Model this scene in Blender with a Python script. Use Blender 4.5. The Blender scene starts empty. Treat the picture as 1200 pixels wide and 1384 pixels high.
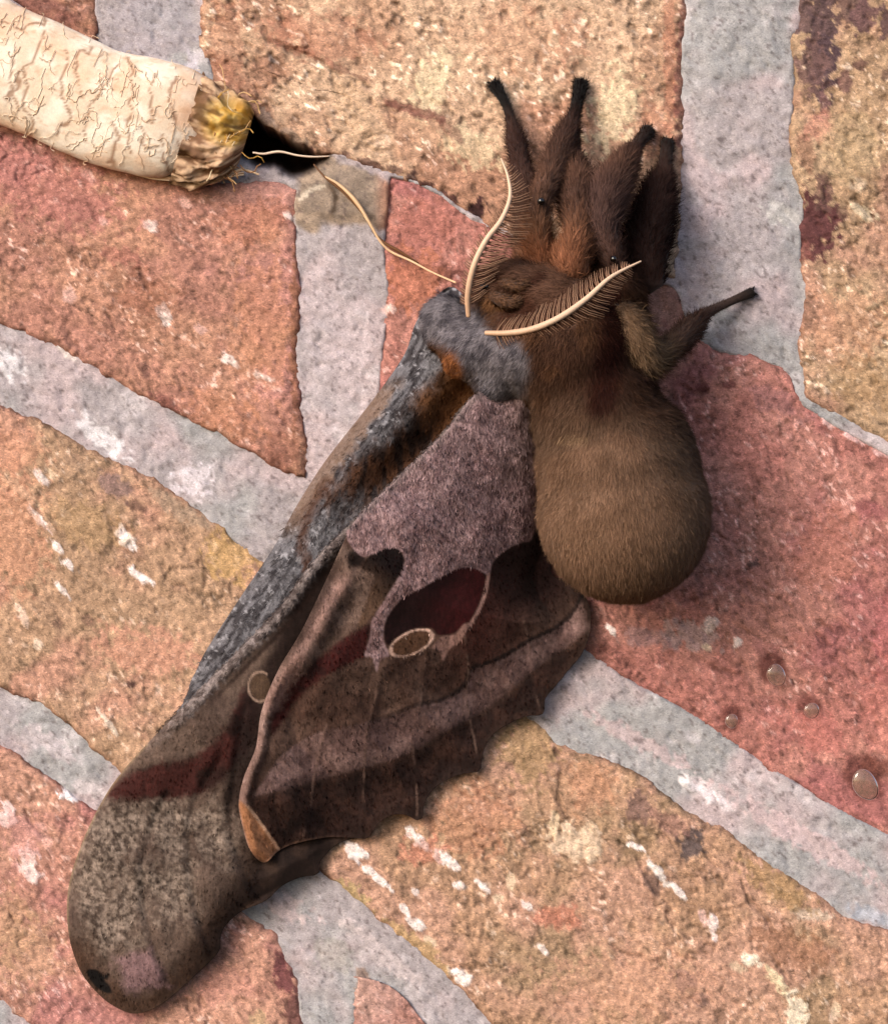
import bpy, math, random
import numpy as np
from mathutils import Vector

# ------------------------------------------------------------------ scene, camera, light
scn = bpy.context.scene
C = scn.collection
scn.unit_settings.system = 'METRIC'
scn.unit_settings.scale_length = 0.01          # one unit is a centimetre
rng = np.random.default_rng(7)
S = 0.0065                                      # cm per photo pixel on the wall face
D = 24.0                                        # camera distance from the wall, cm

cam_data = bpy.data.cameras.new('camera')
cam = bpy.data.objects.new('camera', cam_data)
C.objects.link(cam)
cam.location = (0, -D, 0)
cam.rotation_euler = (math.radians(90), 0, 0)
cam_data.sensor_fit = 'VERTICAL'
cam_data.sensor_height = 24
cam_data.lens = 24 * D / (1384 * S)
cam_data.clip_start = 0.1
cam_data.clip_end = 500
scn.camera = cam

SUN_DIR = Vector((-0.60, -0.72, 0.46)).normalized()   # towards the sun
elev = math.asin(SUN_DIR.z)
azim = math.atan2(SUN_DIR.x, SUN_DIR.y)
world = bpy.data.worlds.new('World')
scn.world = world
world.use_nodes = True
wn = world.node_tree
wn.nodes.clear()
wo = wn.nodes.new('ShaderNodeOutputWorld')
wb = wn.nodes.new('ShaderNodeBackground')
ws = wn.nodes.new('ShaderNodeTexSky')
ws.sky_type = 'NISHITA'
ws.sun_disc = False
ws.sun_elevation = elev
ws.sun_rotation = azim
ws.air_density = 1.0
ws.dust_density = 3.0
wb.inputs['Strength'].default_value = 0.12
wn.links.new(ws.outputs[0], wb.inputs['Color'])
wn.links.new(wb.outputs[0], wo.inputs['Surface'])
sd = bpy.data.lights.new('sun', 'SUN')
sd.energy = 1.35
sd.angle = math.radians(24)
sd.color = (1.0, 0.95, 0.89)
sun = bpy.data.objects.new('sun', sd)
C.objects.link(sun)
sun.location = SUN_DIR * 40
sun.rotation_euler = (-SUN_DIR).to_track_quat('-Z', 'Y').to_euler()
scn.view_settings.view_transform = 'Standard'
scn.view_settings.look = 'None'
scn.view_settings.gamma = 1
scn.view_settings.exposure = 0.72

# ------------------------------------------------------------------ helpers
def lin(*c):
    c = np.asarray(c, float) / 255.0
    return np.where(c <= 0.04045, c / 12.92, ((c + 0.055) / 1.055) ** 2.4)

def P(px, py, h):
    px, py, h = np.broadcast_arrays(np.asarray(px, float), np.asarray(py, float), np.asarray(h, float))
    k = 1 - h / D
    return np.stack([(px - 600) * S * k, -h, (692 - py) * S * k], -1)

def _hash(ix, iy, seed):
    n = (ix.astype(np.int64) * 374761393 + iy.astype(np.int64) * 668265263 + seed * 974634777) & 0xffffffff
    n = ((n ^ (n >> 13)) * 1274126177) & 0xffffffff
    return ((n ^ (n >> 16)) & 0xffff) / 65535.0

def noise(x, y, sc, seed=0):
    """value noise, 0..1, feature size sc"""
    x = np.asarray(x, float) / sc + 1000.3
    y = np.asarray(y, float) / sc + 1000.7
    ix, iy = np.floor(x), np.floor(y)
    fx, fy = x - ix, y - iy
    fx = fx * fx * fx * (fx * (fx * 6 - 15) + 10)
    fy = fy * fy * fy * (fy * (fy * 6 - 15) + 10)
    a = _hash(ix, iy, seed); b = _hash(ix + 1, iy, seed)
    c = _hash(ix, iy + 1, seed); d = _hash(ix + 1, iy + 1, seed)
    return (a * (1 - fx) + b * fx) * (1 - fy) + (c * (1 - fx) + d * fx) * fy

def fbm(x, y, sc, seed=0, o=4):
    t = 0; a = 1.0; s = 0
    for k in range(o):
        # rotate every octave so that the lattice does not show
        ca, sa = math.cos(0.7 * k + 0.35), math.sin(0.7 * k + 0.35)
        t = t + a * noise(x * ca - y * sa, x * sa + y * ca, sc / 2.03 ** k, seed + 17 * k)
        s += a; a *= 0.55
    return t / s

def sm(a, b, x):
    t = np.clip((x - a) / (b - a), 0, 1)
    return t * t * (3 - 2 * t)

def mix(c1, c2, t):
    t = np.asarray(t)[..., None]
    return np.asarray(c1) * (1 - t) + np.asarray(c2) * t

def cr(pts, step=6, closed=False):
    """Catmull-Rom resampling"""
    p = np.asarray(pts, float)
    n = len(p)
    out = []
    rngk = range(n) if closed else range(n - 1)
    for i in rngk:
        if closed:
            p0, p1, p2, p3 = p[(i - 1) % n], p[i], p[(i + 1) % n], p[(i + 2) % n]
        else:
            p0, p1, p2, p3 = p[max(i - 1, 0)], p[i], p[i + 1], p[min(i + 2, n - 1)]
        m = max(1, int(np.hypot(*(p2 - p1)[:2]) / step))
        for k in range(m):
            t = k / m
            out.append(0.5 * ((2 * p1) + (-p0 + p2) * t + (2 * p0 - 5 * p1 + 4 * p2 - p3) * t * t + (-p0 + 3 * p1 - 3 * p2 + p3) * t ** 3))
    if not closed:
        out.append(p[-1])
    return np.array(out)

def seglines(x, y, pts, closed):
    x = np.asarray(x, float); y = np.asarray(y, float)
    best = np.full(x.shape, 1e18); bx = np.zeros_like(x); by = np.zeros_like(x)
    inside = np.zeros(x.shape, bool)
    n = len(pts)
    for i in range(n if closed else n - 1):
        ax, ay = pts[i][:2]; cx, cy = pts[(i + 1) % n][:2]
        dx, dy = cx - ax, cy - ay
        L = dx * dx + dy * dy + 1e-12
        t = np.clip(((x - ax) * dx + (y - ay) * dy) / L, 0, 1)
        qx, qy = ax + t * dx, ay + t * dy
        d = (x - qx) ** 2 + (y - qy) ** 2
        m = d < best
        best = np.where(m, d, best); bx = np.where(m, qx, bx); by = np.where(m, qy, by)
        if closed and ay != cy:
            cond = ((ay > y) != (cy > y)) & (x < (cx - ax) * (y - ay) / (cy - ay) + ax)
            inside ^= cond
    return np.sqrt(best), bx, by, inside

def sdf(x, y, pts):
    """positive inside"""
    d, _, _, ins = seglines(x, y, pts, True)
    return np.where(ins, d, -d)

def dline(x, y, pts):
    return seglines(x, y, pts, False)[0]

def mesh_obj(name, verts, faces, mat=None, parent=None, cols=None, smooth=True, extra=None):
    """faces: list of int arrays, each (n,k)"""
    me = bpy.data.meshes.new(name)
    verts = np.asarray(verts, np.float32).reshape(-1, 3)
    faces = [np.asarray(f, np.int32) for f in faces if len(f)]
    me.vertices.add(len(verts))
    me.vertices.foreach_set('co', verts.ravel())
    nl = sum(f.size for f in faces); npoly = sum(len(f) for f in faces)
    me.loops.add(nl); me.polygons.add(npoly)
    me.loops.foreach_set('vertex_index', np.concatenate([f.ravel() for f in faces]))
    tot = np.concatenate([np.full(len(f), f.shape[1], np.int32) for f in faces])
    me.polygons.foreach_set('loop_start', np.concatenate([[0], np.cumsum(tot)[:-1]]).astype(np.int32))
    me.polygons.foreach_set('use_smooth', np.full(npoly, smooth))
    me.update(calc_edges=True)
    if cols is not None:
        cols = np.asarray(cols, np.float32)
        a = me.attributes.new('Col', 'FLOAT_COLOR', 'POINT')
        c4 = np.ones((len(verts), 4), np.float32); c4[:, :3] = np.clip(cols, 0, 1)
        a.data.foreach_set('color', c4.ravel())
    if extra is not None:
        for k, v in extra.items():
            a = me.attributes.new(k, 'FLOAT_VECTOR', 'POINT')
            a.data.foreach_set('vector', np.asarray(v, np.float32).ravel())
    if mat: me.materials.append(mat)
    o = bpy.data.objects.new(name, me)
    C.objects.link(o)
    if parent is not None:
        o.parent = parent
        o.matrix_parent_inverse = world_of(parent).inverted()
    return o

def world_of(o):
    from mathutils import Matrix
    m = Matrix.LocRotScale(o.location, o.rotation_euler, o.scale)
    return m if o.parent is None else world_of(o.parent) @ o.matrix_parent_inverse @ m

def thing(name, label, cat, at, group=None):
    o = bpy.data.objects.new(name, None)
    C.objects.link(o)
    o.location = tuple(at)
    o.empty_display_size = 0.3
    o['label'] = label; o['category'] = cat
    if group: o['group'] = group
    return o

def tag(o, label, cat, group=None):
    o['label'] = label; o['category'] = cat
    if group: o['group'] = group
    return o

def gridfaces(nv, nu, off=0, closed_u=False):
    idx = np.arange(nv * nu).reshape(nv, nu) + off
    if closed_u: idx = np.concatenate([idx, idx[:, :1]], 1)
    return np.stack([idx[:-1, :-1], idx[1:, :-1], idx[1:, 1:], idx[:-1, 1:]], -1).reshape(-1, 4)

def tube(pts, rad, n=10, cap=True):
    """pts world (m,3), rad (m,) cm -> verts, faces"""
    pts = np.asarray(pts, float); m = len(pts)
    t = np.gradient(pts, axis=0); t /= np.linalg.norm(t, axis=1, keepdims=True) + 1e-9
    ref = np.array([0.13, 1.0, 0.07])
    a = np.cross(t, ref); a /= np.linalg.norm(a, axis=1, keepdims=True) + 1e-9
    b = np.cross(t, a)
    ang = np.linspace(0, 2 * np.pi, n, endpoint=False)
    ring = np.cos(ang)[None, :, None] * a[:, None] + np.sin(ang)[None, :, None] * b[:, None]
    v = (pts[:, None] + ring * np.asarray(rad)[:, None, None]).reshape(-1, 3)
    f = gridfaces(m, n, 0, True)
    fs = [f]
    if cap:
        v = np.concatenate([v, pts[:1] - t[:1] * rad[0] * 0.5, pts[-1:] + t[-1:] * rad[-1] * 0.5])
        k = np.arange(n)
        fs.append(np.stack([np.full(n, m * n), k, (k + 1) % n], -1))
        k2 = k + (m - 1) * n
        fs.append(np.stack([np.full(n, m * n + 1), (k + 1) % n + (m - 1) * n, k2], -1))
    return v, fs

class Bag:
    """collects many small pieces in one mesh"""
    def __init__(s): s.v = []; s.f = {}; s.c = []; s.n = 0
    def add(s, v, fs, col):
        v = np.asarray(v)
        for f in fs:
            s.f.setdefault(f.shape[1], []).append(f + s.n)
        s.v.append(v); s.n += len(v)
        col = np.asarray(col, float)
        s.c.append(np.broadcast_to(col, (len(v), 3)))
    def build(s, name, mat, parent=None):
        return mesh_obj(name, np.concatenate(s.v), [np.concatenate(x) for x in s.f.values()], mat, parent, np.concatenate(s.c))

# ------------------------------------------------------------------ materials
def mat_vcol(name, rough=0.85, grain=0.0, gscale=40, bump=0.0, bscale=60, spec=0.3, sheen=0.0, fine=0.0, bdist=0.01, speck=0, samt=1.0):
    m = bpy.data.materials.new(name); m.use_nodes = True
    nt = m.node_tree; N = nt.nodes; L = nt.links
    bs = N['Principled BSDF']
    bs.inputs['Roughness'].default_value = rough
    bs.inputs['Specular IOR Level'].default_value = spec
    if sheen:
        bs.inputs['Sheen Weight'].default_value = sheen
        bs.inputs['Sheen Roughness'].default_value = 0.5
    at = N.new('ShaderNodeAttribute'); at.attribute_name = 'Col'
    tc = N.new('ShaderNodeTexCoord')
    last = at.outputs['Color']
    def grainmul(last, scale, amt, detail=3):
        nz = N.new('ShaderNodeTexNoise'); nz.inputs['Scale'].default_value = scale
        nz.inputs['Detail'].default_value = detail; nz.inputs['Roughness'].default_value = 0.65
        L.new(tc.outputs['Object'], nz.inputs['Vector'])
        mr = N.new('ShaderNodeMapRange')
        mr.inputs['From Min'].default_value = 0.3; mr.inputs['From Max'].default_value = 0.7
        mr.inputs['To Min'].default_value = 1 - amt; mr.inputs['To Max'].default_value = 1 + amt
        L.new(nz.outputs['Fac'], mr.inputs['Value'])
        mx = N.new('ShaderNodeVectorMath'); mx.operation = 'SCALE'
        L.new(last, mx.inputs[0]); L.new(mr.outputs[0], mx.inputs['Scale'])
        return mx.outputs[0], nz
    nz = None
    if grain: last, nz = grainmul(last, gscale, grain)
    if fine: last, _ = grainmul(last, gscale * 2.7, fine, 2)
    if speck:
        for sc_, lo, hi, a, b in ((speck, .57, .64, 1.0, 1 + .45 * samt), (speck * .8, .34, .44, 1 - .40 * samt, 1.0), (speck * .4, .62, .70, 1.0, 1 - .34 * samt)):
            nz = N.new('ShaderNodeTexNoise'); nz.inputs['Scale'].default_value = sc_
            nz.inputs['Detail'].default_value = 2.5; nz.inputs['Distortion'].default_value = .4
            mp = N.new('ShaderNodeMapping'); mp.inputs['Location'].default_value = (sc_, 3, 1); mp.inputs['Rotation'].default_value = (0, .6, 0)
            mp.inputs['Scale'].default_value = (.75, 1, 1.25)
            L.new(tc.outputs['Object'], mp.inputs[0]); L.new(mp.outputs[0], nz.inputs['Vector'])
            mr = N.new('ShaderNodeMapRange'); mr.inputs['From Min'].default_value = lo; mr.inputs['From Max'].default_value = hi
            mr.inputs['To Min'].default_value = a; mr.inputs['To Max'].default_value = b
            L.new(nz.outputs['Fac'], mr.inputs['Value'])
            mx = N.new('ShaderNodeVectorMath'); mx.operation = 'SCALE'
            L.new(last, mx.inputs[0]); L.new(mr.outputs[0], mx.inputs['Scale']); last = mx.outputs[0]
    L.new(last, bs.inputs['Base Color'])
    if bump:
        nb = N.new('ShaderNodeTexNoise'); nb.inputs['Scale'].default_value = bscale
        nb.inputs['Detail'].default_value = 5; nb.inputs['Roughness'].default_value = 0.7
        L.new(tc.outputs['Object'], nb.inputs['Vector'])
        bp = N.new('ShaderNodeBump'); bp.inputs['Strength'].default_value = bump
        bp.inputs['Distance'].default_value = bdist
        L.new(nb.outputs['Fac'], bp.inputs['Height'])
        L.new(bp.outputs[0], bs.inputs['Normal'])
    return m

def mat_fur(name, rough=0.7):
    m = bpy.data.materials.new(name); m.use_nodes = True
    nt = m.node_tree; N = nt.nodes; L = nt.links
    N.remove(N['Principled BSDF'])
    bs = N.new('ShaderNodeBsdfDiffuse')
    L.new(bs.outputs[0], N['Material Output'].inputs['Surface'])
    at = N.new('ShaderNodeAttribute'); at.attribute_name = 'Col'
    L.new(at.outputs['Color'], bs.inputs['Color'])
    an = N.new('ShaderNodeAttribute'); an.attribute_name = 'nrm'
    L.new(an.outputs['Vector'], bs.inputs['Normal'])
    return m

def mat_flat(name, col, rough=0.5, spec=0.5, **kw):
    m = bpy.data.materials.new(name); m.use_nodes = True
    bs = m.node_tree.nodes['Principled BSDF']
    bs.inputs['Base Color'].default_value = (*lin(*col), 1)
    bs.inputs['Roughness'].default_value = rough
    bs.inputs['Specular IOR Level'].default_value = spec
    for k, v in kw.items(): bs.inputs[k.replace('_', ' ')].default_value = v
    return m

M_brick = mat_vcol('fired_brick', 0.9, 0.16, 26, 0.7, 60, 0.2, fine=0.18, bdist=0.009, speck=52, samt=.85)
M_mortar = mat_vcol('mortar', 0.92, 0.08, 30, 0.8, 55, 0.2, fine=0.10, bdist=0.008, speck=75, samt=.6)
M_cocoon = mat_vcol('cocoon_silk', 0.8, 0.08, 30, 0.22, 40, 0.15, fine=0.05, bdist=0.02)
M_silk = mat_vcol('silk_strand', 0.4, 0.0, spec=0.5)
M_wing = mat_vcol('wing_scales', 0.8, 0.22, 45, 0.35, 60, 0.15, sheen=0.04, fine=0.22, bdist=0.008)
M_skin = mat_vcol('moth_skin', 0.85, 0.2, 40, 0.5, 50, 0.2, sheen=0.1)
M_fur = mat_fur('moth_fur')
M_bead = mat_flat('black_bead', (14, 10, 9), 0.12, 0.8)
M_antenna = mat_vcol('antenna_shaft', 0.5, 0.08, 40, spec=0.4)
M_barb = mat_vcol('antenna_barb', 0.6, 0.0, spec=0.3)

# ------------------------------------------------------------------ the brick wall
wall = thing('brick_wall', 'weathered red and tan brick wall with pale grey mortar filling the whole background', 'wall', (0, 0.6, 0))

def resample(ch, n):
    ch = cr(ch, 8)
    d = np.concatenate([[0], np.cumsum(np.hypot(*np.diff(ch, axis=0).T))])
    t = np.linspace(0, d[-1], n)
    return np.stack([np.interp(t, d, ch[:, 0]), np.interp(t, d, ch[:, 1])], -1), d[-1]

OUTLINES = []
def soft(c, k=0.29, g=0.98):
    c = lin(*c); l = (c * [0.3, 0.59, 0.11]).sum()
    return (c * (1 - k) + l * k) * g * np.array([1.0, .985, 1.05])
def streak(x, y, cx, cy, L, W, ang, seed=3):
    a = math.radians(ang)
    u = (x - cx) * math.cos(a) + (y - cy) * math.sin(a)
    v = -(x - cx) * math.sin(a) + (y - cy) * math.cos(a)
    r = np.sqrt((u / L) ** 2 + (v / W) ** 2) + (fbm(x, y, 8, seed) - 0.5) * 1.6
    return 1 - sm(0.78, 1.0, r)

def wet_shade(x, y, cx, cy, L, W, ang):  # wet brick, with the drop's dark rim towards the sun painted in as shade
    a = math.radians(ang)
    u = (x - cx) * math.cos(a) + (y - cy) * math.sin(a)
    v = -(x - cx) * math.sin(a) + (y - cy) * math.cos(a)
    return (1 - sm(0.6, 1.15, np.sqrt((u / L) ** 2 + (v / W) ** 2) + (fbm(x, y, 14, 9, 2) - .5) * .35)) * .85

def brick(chains, pal, seed, spots=(), tilt=(0, 0), h0=0.0, res=2.6, label=None, speck=0.5, rough=1.0, cracks=(), pit=0.5, pscale=70):
    top, right, bottom, left = chains      # top L>R, right T>B, bottom L>R, left T>B
    _, Lt = resample(top, 5); _, Lr = resample(right, 5); _, Lb = resample(bottom, 5); _, Ll = resample(left, 5)
    nu = int(max(Lt, Lb) / res) + 2; nv = int(max(Lr, Ll) / res) + 2
    T, _ = resample(top, nu); B, _ = resample(bottom, nu); R, _ = resample(right, nv); Lf, _ = resample(left, nv)
    OUTLINES.append(np.concatenate([T[::4], R[::4], B[::-4], Lf[::-4]]))
    u = np.linspace(0, 1, nu)[None, :, None]; v = np.linspace(0, 1, nv)[:, None, None]
    T, B, R, Lf = T[None], B[None], R[:, None], Lf[:, None]
    G = (1 - v) * T + v * B + (1 - u) * Lf + u * R \
        - ((1 - u) * (1 - v) * T[:, :1] + u * (1 - v) * T[:, -1:] + (1 - u) * v * B[:, :1] + u * v * B[:, -1:])
    x, y = G[..., 0], G[..., 1]
    W, H = max(Lt, Lb), max(Lr, Ll)
    uu, vv = u[..., 0], v[..., 0]
    d = np.minimum(np.minimum(uu * W, (1 - uu) * W), np.minimum(vv * H, (1 - vv) * H)) + 0 * x
    # ragged arris
    k = np.exp(-d / 7)
    dx = (fbm(x, y, 13, seed + 1, 4) - 0.5) * 8 * k
    dy = (fbm(x, y, 13, seed + 2, 4) - 0.5) * 8 * k
    gx, gy = x + dx, y + dy
    # relief in cm
    rel = (fbm(x, y, 130, seed + 3, 3) - 0.5) * 0.07
    rel = rel + (fbm(x, y, 26, seed + 4, 4) - 0.5) * 0.024 * rough
    rel = rel + (noise(x + y * 0.3, y - x * 0.3, 7, seed + 5) - 0.5) * 0.016 * rough
    rg = 1 - np.abs(2 * fbm(x * 0.8 + y * 0.4, y * 1.1 - x * 0.3, 45, seed + 6, 4) - 1)
    crev = sm(0.90, 0.99, rg) * sm(0.5, 0.7, fbm(x, y, 90, seed + 7, 2))
    rel = rel - crev * 0.02
    pits = sm(0.66, 0.78, fbm(x, y, 13, seed + 8, 2)) * pit
    rel = rel - pits * 0.018
    rel = rel - 0.045 * np.exp(-d / 5) - 0.05 * np.exp(-d / 10) * sm(0.5, 0.75, fbm(x, y, 22, seed + 9, 2)) * .7
    # colour
    c0, c1, c2 = [soft(c) for c in pal]
    col = mix(c0, c1, sm(0.35, 0.65, fbm(x, y, pscale, seed + 10, 4)))
    col = mix(col, c2, sm(0.5, 0.72, fbm(x * 0.9 + y * 0.5, y - x * 0.4, pscale * 1.4, seed + 11, 4)))
    g = fbm(x, y, 6.5, seed + 12, 2)
    col = col * (1 + (g[..., None] - 0.5) * 0.85)
    col = mix(col, col * 0.52, pits * 0.8)
    col = mix(col, col * 0.5, crev * 0.7)
    # bright grit, in clusters
    # grit drawn out along the direction of the courses, as on the pressed faces
    gr = fbm(x * 0.86 + y * 0.5, (y * 0.86 - x * 0.5) * 1.6, 8.5, seed + 13, 2)
    cl = sm(0.36, 0.66, fbm(x, y, 60, seed + 14, 2))
    col = mix(col, np.clip(col * 1.3 + 0.14, 0, 1), sm(0.70, 0.80, gr) * cl * speck * 1.5)
    col = mix(col, col * 0.45, sm(0.72, 0.80, fbm(x, y, 7.5, seed + 15, 2)) * 0.75)
    # arrises darken to a thin line
    col = mix(col, col * lin(190, 170, 165), np.exp(-d / 4) * 0.8)
    for s in spots:
        cx, cy, L, Wd, an, cc, st = s
        if not callable(cc):
            t = streak(x, y, cx, cy, L, Wd, an, seed + 21) * st if st <= 1 else wet_shade(x, y, cx, cy, L, Wd, an)
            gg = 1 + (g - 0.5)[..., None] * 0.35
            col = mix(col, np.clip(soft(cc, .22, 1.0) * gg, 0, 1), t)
            if sum(cc) > 560: rel = rel + t * 0.010
    for pl in cracks:
        dd = dline(x, y, cr(pl, 5)) + (fbm(x, y, 8, seed + 30, 2) - 0.5) * 6
        t = 1 - sm(0.8, 4.5, dd)
        rel = rel - 0.02 * t
        col = mix(col, col * 0.5, t * 0.7)
    h = h0 + rel + tilt[0] * (x - x.mean()) * S + tilt[1] * (y - y.mean()) * S
    V = P(gx, gy, h).reshape(-1, 3)
    F = [gridfaces(nv, nu)]
    # sides and back
    idx = np.arange(nv * nu).reshape(nv, nu)
    loop = np.concatenate([idx[0, :-1], idx[:-1, -1], idx[-1, :0:-1], idx[:0:-1, 0]])
    back = V[loop].copy(); back[:, 1] = 0.75
    off = len(V); m = len(loop)
    V = np.concatenate([V, back]); cb = col.reshape(-1, 3)
    cols = np.concatenate([cb, cb[loop] * 0.8])
    j = np.arange(m)
    F.append(np.stack([loop, loop[(j + 1) % m], off + (j + 1) % m, off + j], -1))
    o = mesh_obj('brick', V, F, M_brick, wall, cols)
    if label: o['label'] = label
    return o

WHT = (242, 224, 212); PNK = (222, 170, 152); DRK = (104, 74, 70); PAL = (218, 188, 148); CHR = (92, 58, 54)
LO, HI_X, HI_Y = -420, 1620, 1800
# A small one, top left
brick(([(LO, -420), (132, -420)], [(132, -420), (133, 0), (131, 66)], [(LO, -190), (-60, -35), (10, 0), (54, 33), (95, 53), (128, 68)], [(LO, -420), (LO, -190)]),
      [(158, 98, 68), (186, 124, 84), (140, 84, 66)], 101, pscale=40)
# B big sandy one
brick(([(272, -420), (930, -420)],
       [(930, -420), (930, 0), (926, 60), (924, 130), (922, 220), (919, 300), (914, 378)],
       [(288, 122), (318, 132), (338, 146), (356, 168), (384, 184), (412, 196), (436, 209), (462, 213), (492, 226), (520, 236), (560, 249), (590, 262), (622, 286), (652, 302), (760, 342), (850, 366), (914, 378)],
       [(272, -420), (273, 0), (269, 50), (282, 95), (288, 122)]),
      [(196, 146, 102), (212, 168, 122), (184, 128, 88)], 202, speck=1.3, rough=0.9, pit=1.0,
      spots=[(830, 150, 34, 62, 15, (226, 200, 150), .75), (585, 112, 26, 52, 20, (228, 202, 152), .7), (480, 150, 30, 60, -20, (208, 166, 118), .4), (640, 200, 46, 26, 30, (222, 196, 146), .6),
             (560, 150, 42, 8, 18, (128, 72, 60), .8), (612, 180, 20, 8, 40, (120, 66, 56), .6), (450, 88, 52, 5, 24, (134, 84, 62), .6), (392, 62, 42, 5, 16, (134, 84, 62), .6),
             (440, 50, 80, 36, 10, (186, 118, 84), .5), (700, 60, 60, 50, 10, (196, 136, 96), .4), (905, 60, 10, 160, 0, (188, 116, 80), .55), (880, 170, 22, 42, 0, (184, 116, 82), .5),
             (418, 203, 10, 8, 0, CHR, .8), (530, 228, 14, 7, 10, CHR, .7), (556, 240, 12, 8, 10, CHR, .8), (645, 284, 14, 18, 0, (70, 40, 38), 1.), (602, 268, 20, 9, 30, (78, 44, 40), .9), (500, 222, 16, 6, 20, (84, 50, 44), .8), (576, 252, 14, 8, 20, (80, 46, 40), .9), (468, 208, 10, 5, 20, CHR, .7), (360, 160, 16, 10, 50, (150, 128, 110), .7), (400, 186, 22, 8, 35, (150, 128, 110), .6), (920, 90, 8, 120, 2, (110, 58, 56), .7),
             (305, 60, 28, 70, 0, (168, 106, 74), .5), (775, 50, 22, 40, 0, (180, 116, 84), .4)],
      cracks=[[(373, 55), (400, 70), (430, 82), (458, 104)], [(412, 198), (418, 206)], [(604, 272), (612, 280), (622, 284)], [(636, 276), (646, 290), (650, 300)]])
# C left red one
brick(([(LO, -30), (-150, 95), (0, 160), (70, 184), (160, 216), (270, 246), (330, 246), (385, 243), (404, 256)],
       [(404, 256), (400, 300), (407, 380), (404, 470), (409, 560), (416, 610), (413, 646)],
       [(LO, 235), (-200, 345), (0, 437), (60, 462), (130, 501), (180, 531), (245, 561), (330, 606), (380, 636), (413, 646)],
       [(LO, -30), (LO, 235)]),
      [(182, 118, 90), (194, 132, 92), (190, 122, 102)], 303, speck=1.1, h0=0.01,
      spots=[(120, 236, 14, 7, 30, PNK, .9), (205, 306, 10, 7, 20, WHT, .6), (140, 300, 8, 5, 50, PNK, .9), (222, 425, 9, 16, -30, WHT, .7), (310, 486, 14, 7, 40, WHT, .8), (357, 509, 15, 5, 25, WHT, .9),
             (372, 525, 12, 4, 30, PNK, .9), (95, 400, 14, 9, 40, PNK, .7), (250, 275, 12, 8, 20, PNK, .7), (390, 292, 12, 5, 30, WHT, .8), (270, 445, 12, 6, 20, PNK, .8),
             (195, 400, 44, 34, 20, (150, 92, 62), .6), (165, 345, 30, 14, 10, (160, 88, 74), .5), (195, 500, 12, 8, 60, CHR, .6), (225, 545, 22, 12, 30, (128, 72, 62), .7), (385, 610, 26, 30, 40, (140, 84, 62), .6),
             (398, 450, 7, 150, 0, (150, 92, 56), .7), (60, 250, 120, 50, 20, (180, 106, 96), .55), (330, 260, 70, 18, 5, (196, 138, 120), .6), (300, 560, 60, 26, 28, (188, 120, 76), .5), (330, 560, 14, 6, 30, CHR, .4), (340, 300, 60, 30, 0, (184, 112, 76), .5), (355, 440, 40, 110, 0, (192, 126, 82), .5)],
      cracks=[[(190, 365), (197, 385), (203, 400)], [(375, 560), (388, 575)], [(146, 425), (156, 445)]])
# D right red one
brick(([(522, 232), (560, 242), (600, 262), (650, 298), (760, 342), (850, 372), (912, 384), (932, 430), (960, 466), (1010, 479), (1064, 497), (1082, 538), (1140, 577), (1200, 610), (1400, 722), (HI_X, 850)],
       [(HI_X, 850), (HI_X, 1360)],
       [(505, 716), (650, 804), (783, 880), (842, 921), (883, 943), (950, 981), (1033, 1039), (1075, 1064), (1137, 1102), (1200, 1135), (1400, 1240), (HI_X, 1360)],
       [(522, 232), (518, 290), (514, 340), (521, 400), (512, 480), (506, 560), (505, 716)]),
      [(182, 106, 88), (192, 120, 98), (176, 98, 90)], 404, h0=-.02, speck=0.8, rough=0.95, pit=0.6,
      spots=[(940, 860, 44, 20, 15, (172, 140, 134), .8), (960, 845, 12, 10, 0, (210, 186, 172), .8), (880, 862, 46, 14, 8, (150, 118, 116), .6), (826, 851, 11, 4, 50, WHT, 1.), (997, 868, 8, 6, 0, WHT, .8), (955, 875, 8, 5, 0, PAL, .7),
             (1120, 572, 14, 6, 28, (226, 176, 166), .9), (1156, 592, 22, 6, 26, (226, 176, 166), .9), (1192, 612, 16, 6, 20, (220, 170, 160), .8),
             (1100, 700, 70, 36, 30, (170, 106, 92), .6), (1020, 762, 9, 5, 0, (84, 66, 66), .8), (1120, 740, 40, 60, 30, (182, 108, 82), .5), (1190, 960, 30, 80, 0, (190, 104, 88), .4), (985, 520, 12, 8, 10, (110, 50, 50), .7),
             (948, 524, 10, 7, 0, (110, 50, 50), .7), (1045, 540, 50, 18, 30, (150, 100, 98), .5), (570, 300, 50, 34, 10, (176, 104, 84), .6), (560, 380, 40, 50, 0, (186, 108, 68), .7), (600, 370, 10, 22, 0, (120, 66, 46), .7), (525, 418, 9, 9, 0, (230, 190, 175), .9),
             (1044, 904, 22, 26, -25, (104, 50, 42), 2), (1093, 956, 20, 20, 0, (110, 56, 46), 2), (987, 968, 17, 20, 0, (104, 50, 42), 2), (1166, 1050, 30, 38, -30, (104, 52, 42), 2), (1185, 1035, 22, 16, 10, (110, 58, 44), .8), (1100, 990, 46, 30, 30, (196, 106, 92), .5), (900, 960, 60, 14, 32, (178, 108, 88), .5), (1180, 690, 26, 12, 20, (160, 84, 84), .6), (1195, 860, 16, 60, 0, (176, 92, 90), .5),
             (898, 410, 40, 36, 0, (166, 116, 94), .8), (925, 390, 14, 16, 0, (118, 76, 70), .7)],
      cracks=[[(925, 524), (942, 534), (955, 528)], [(1070, 1055), (1090, 1070), (1110, 1084)], [(965, 905), (1000, 912)]])
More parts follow.
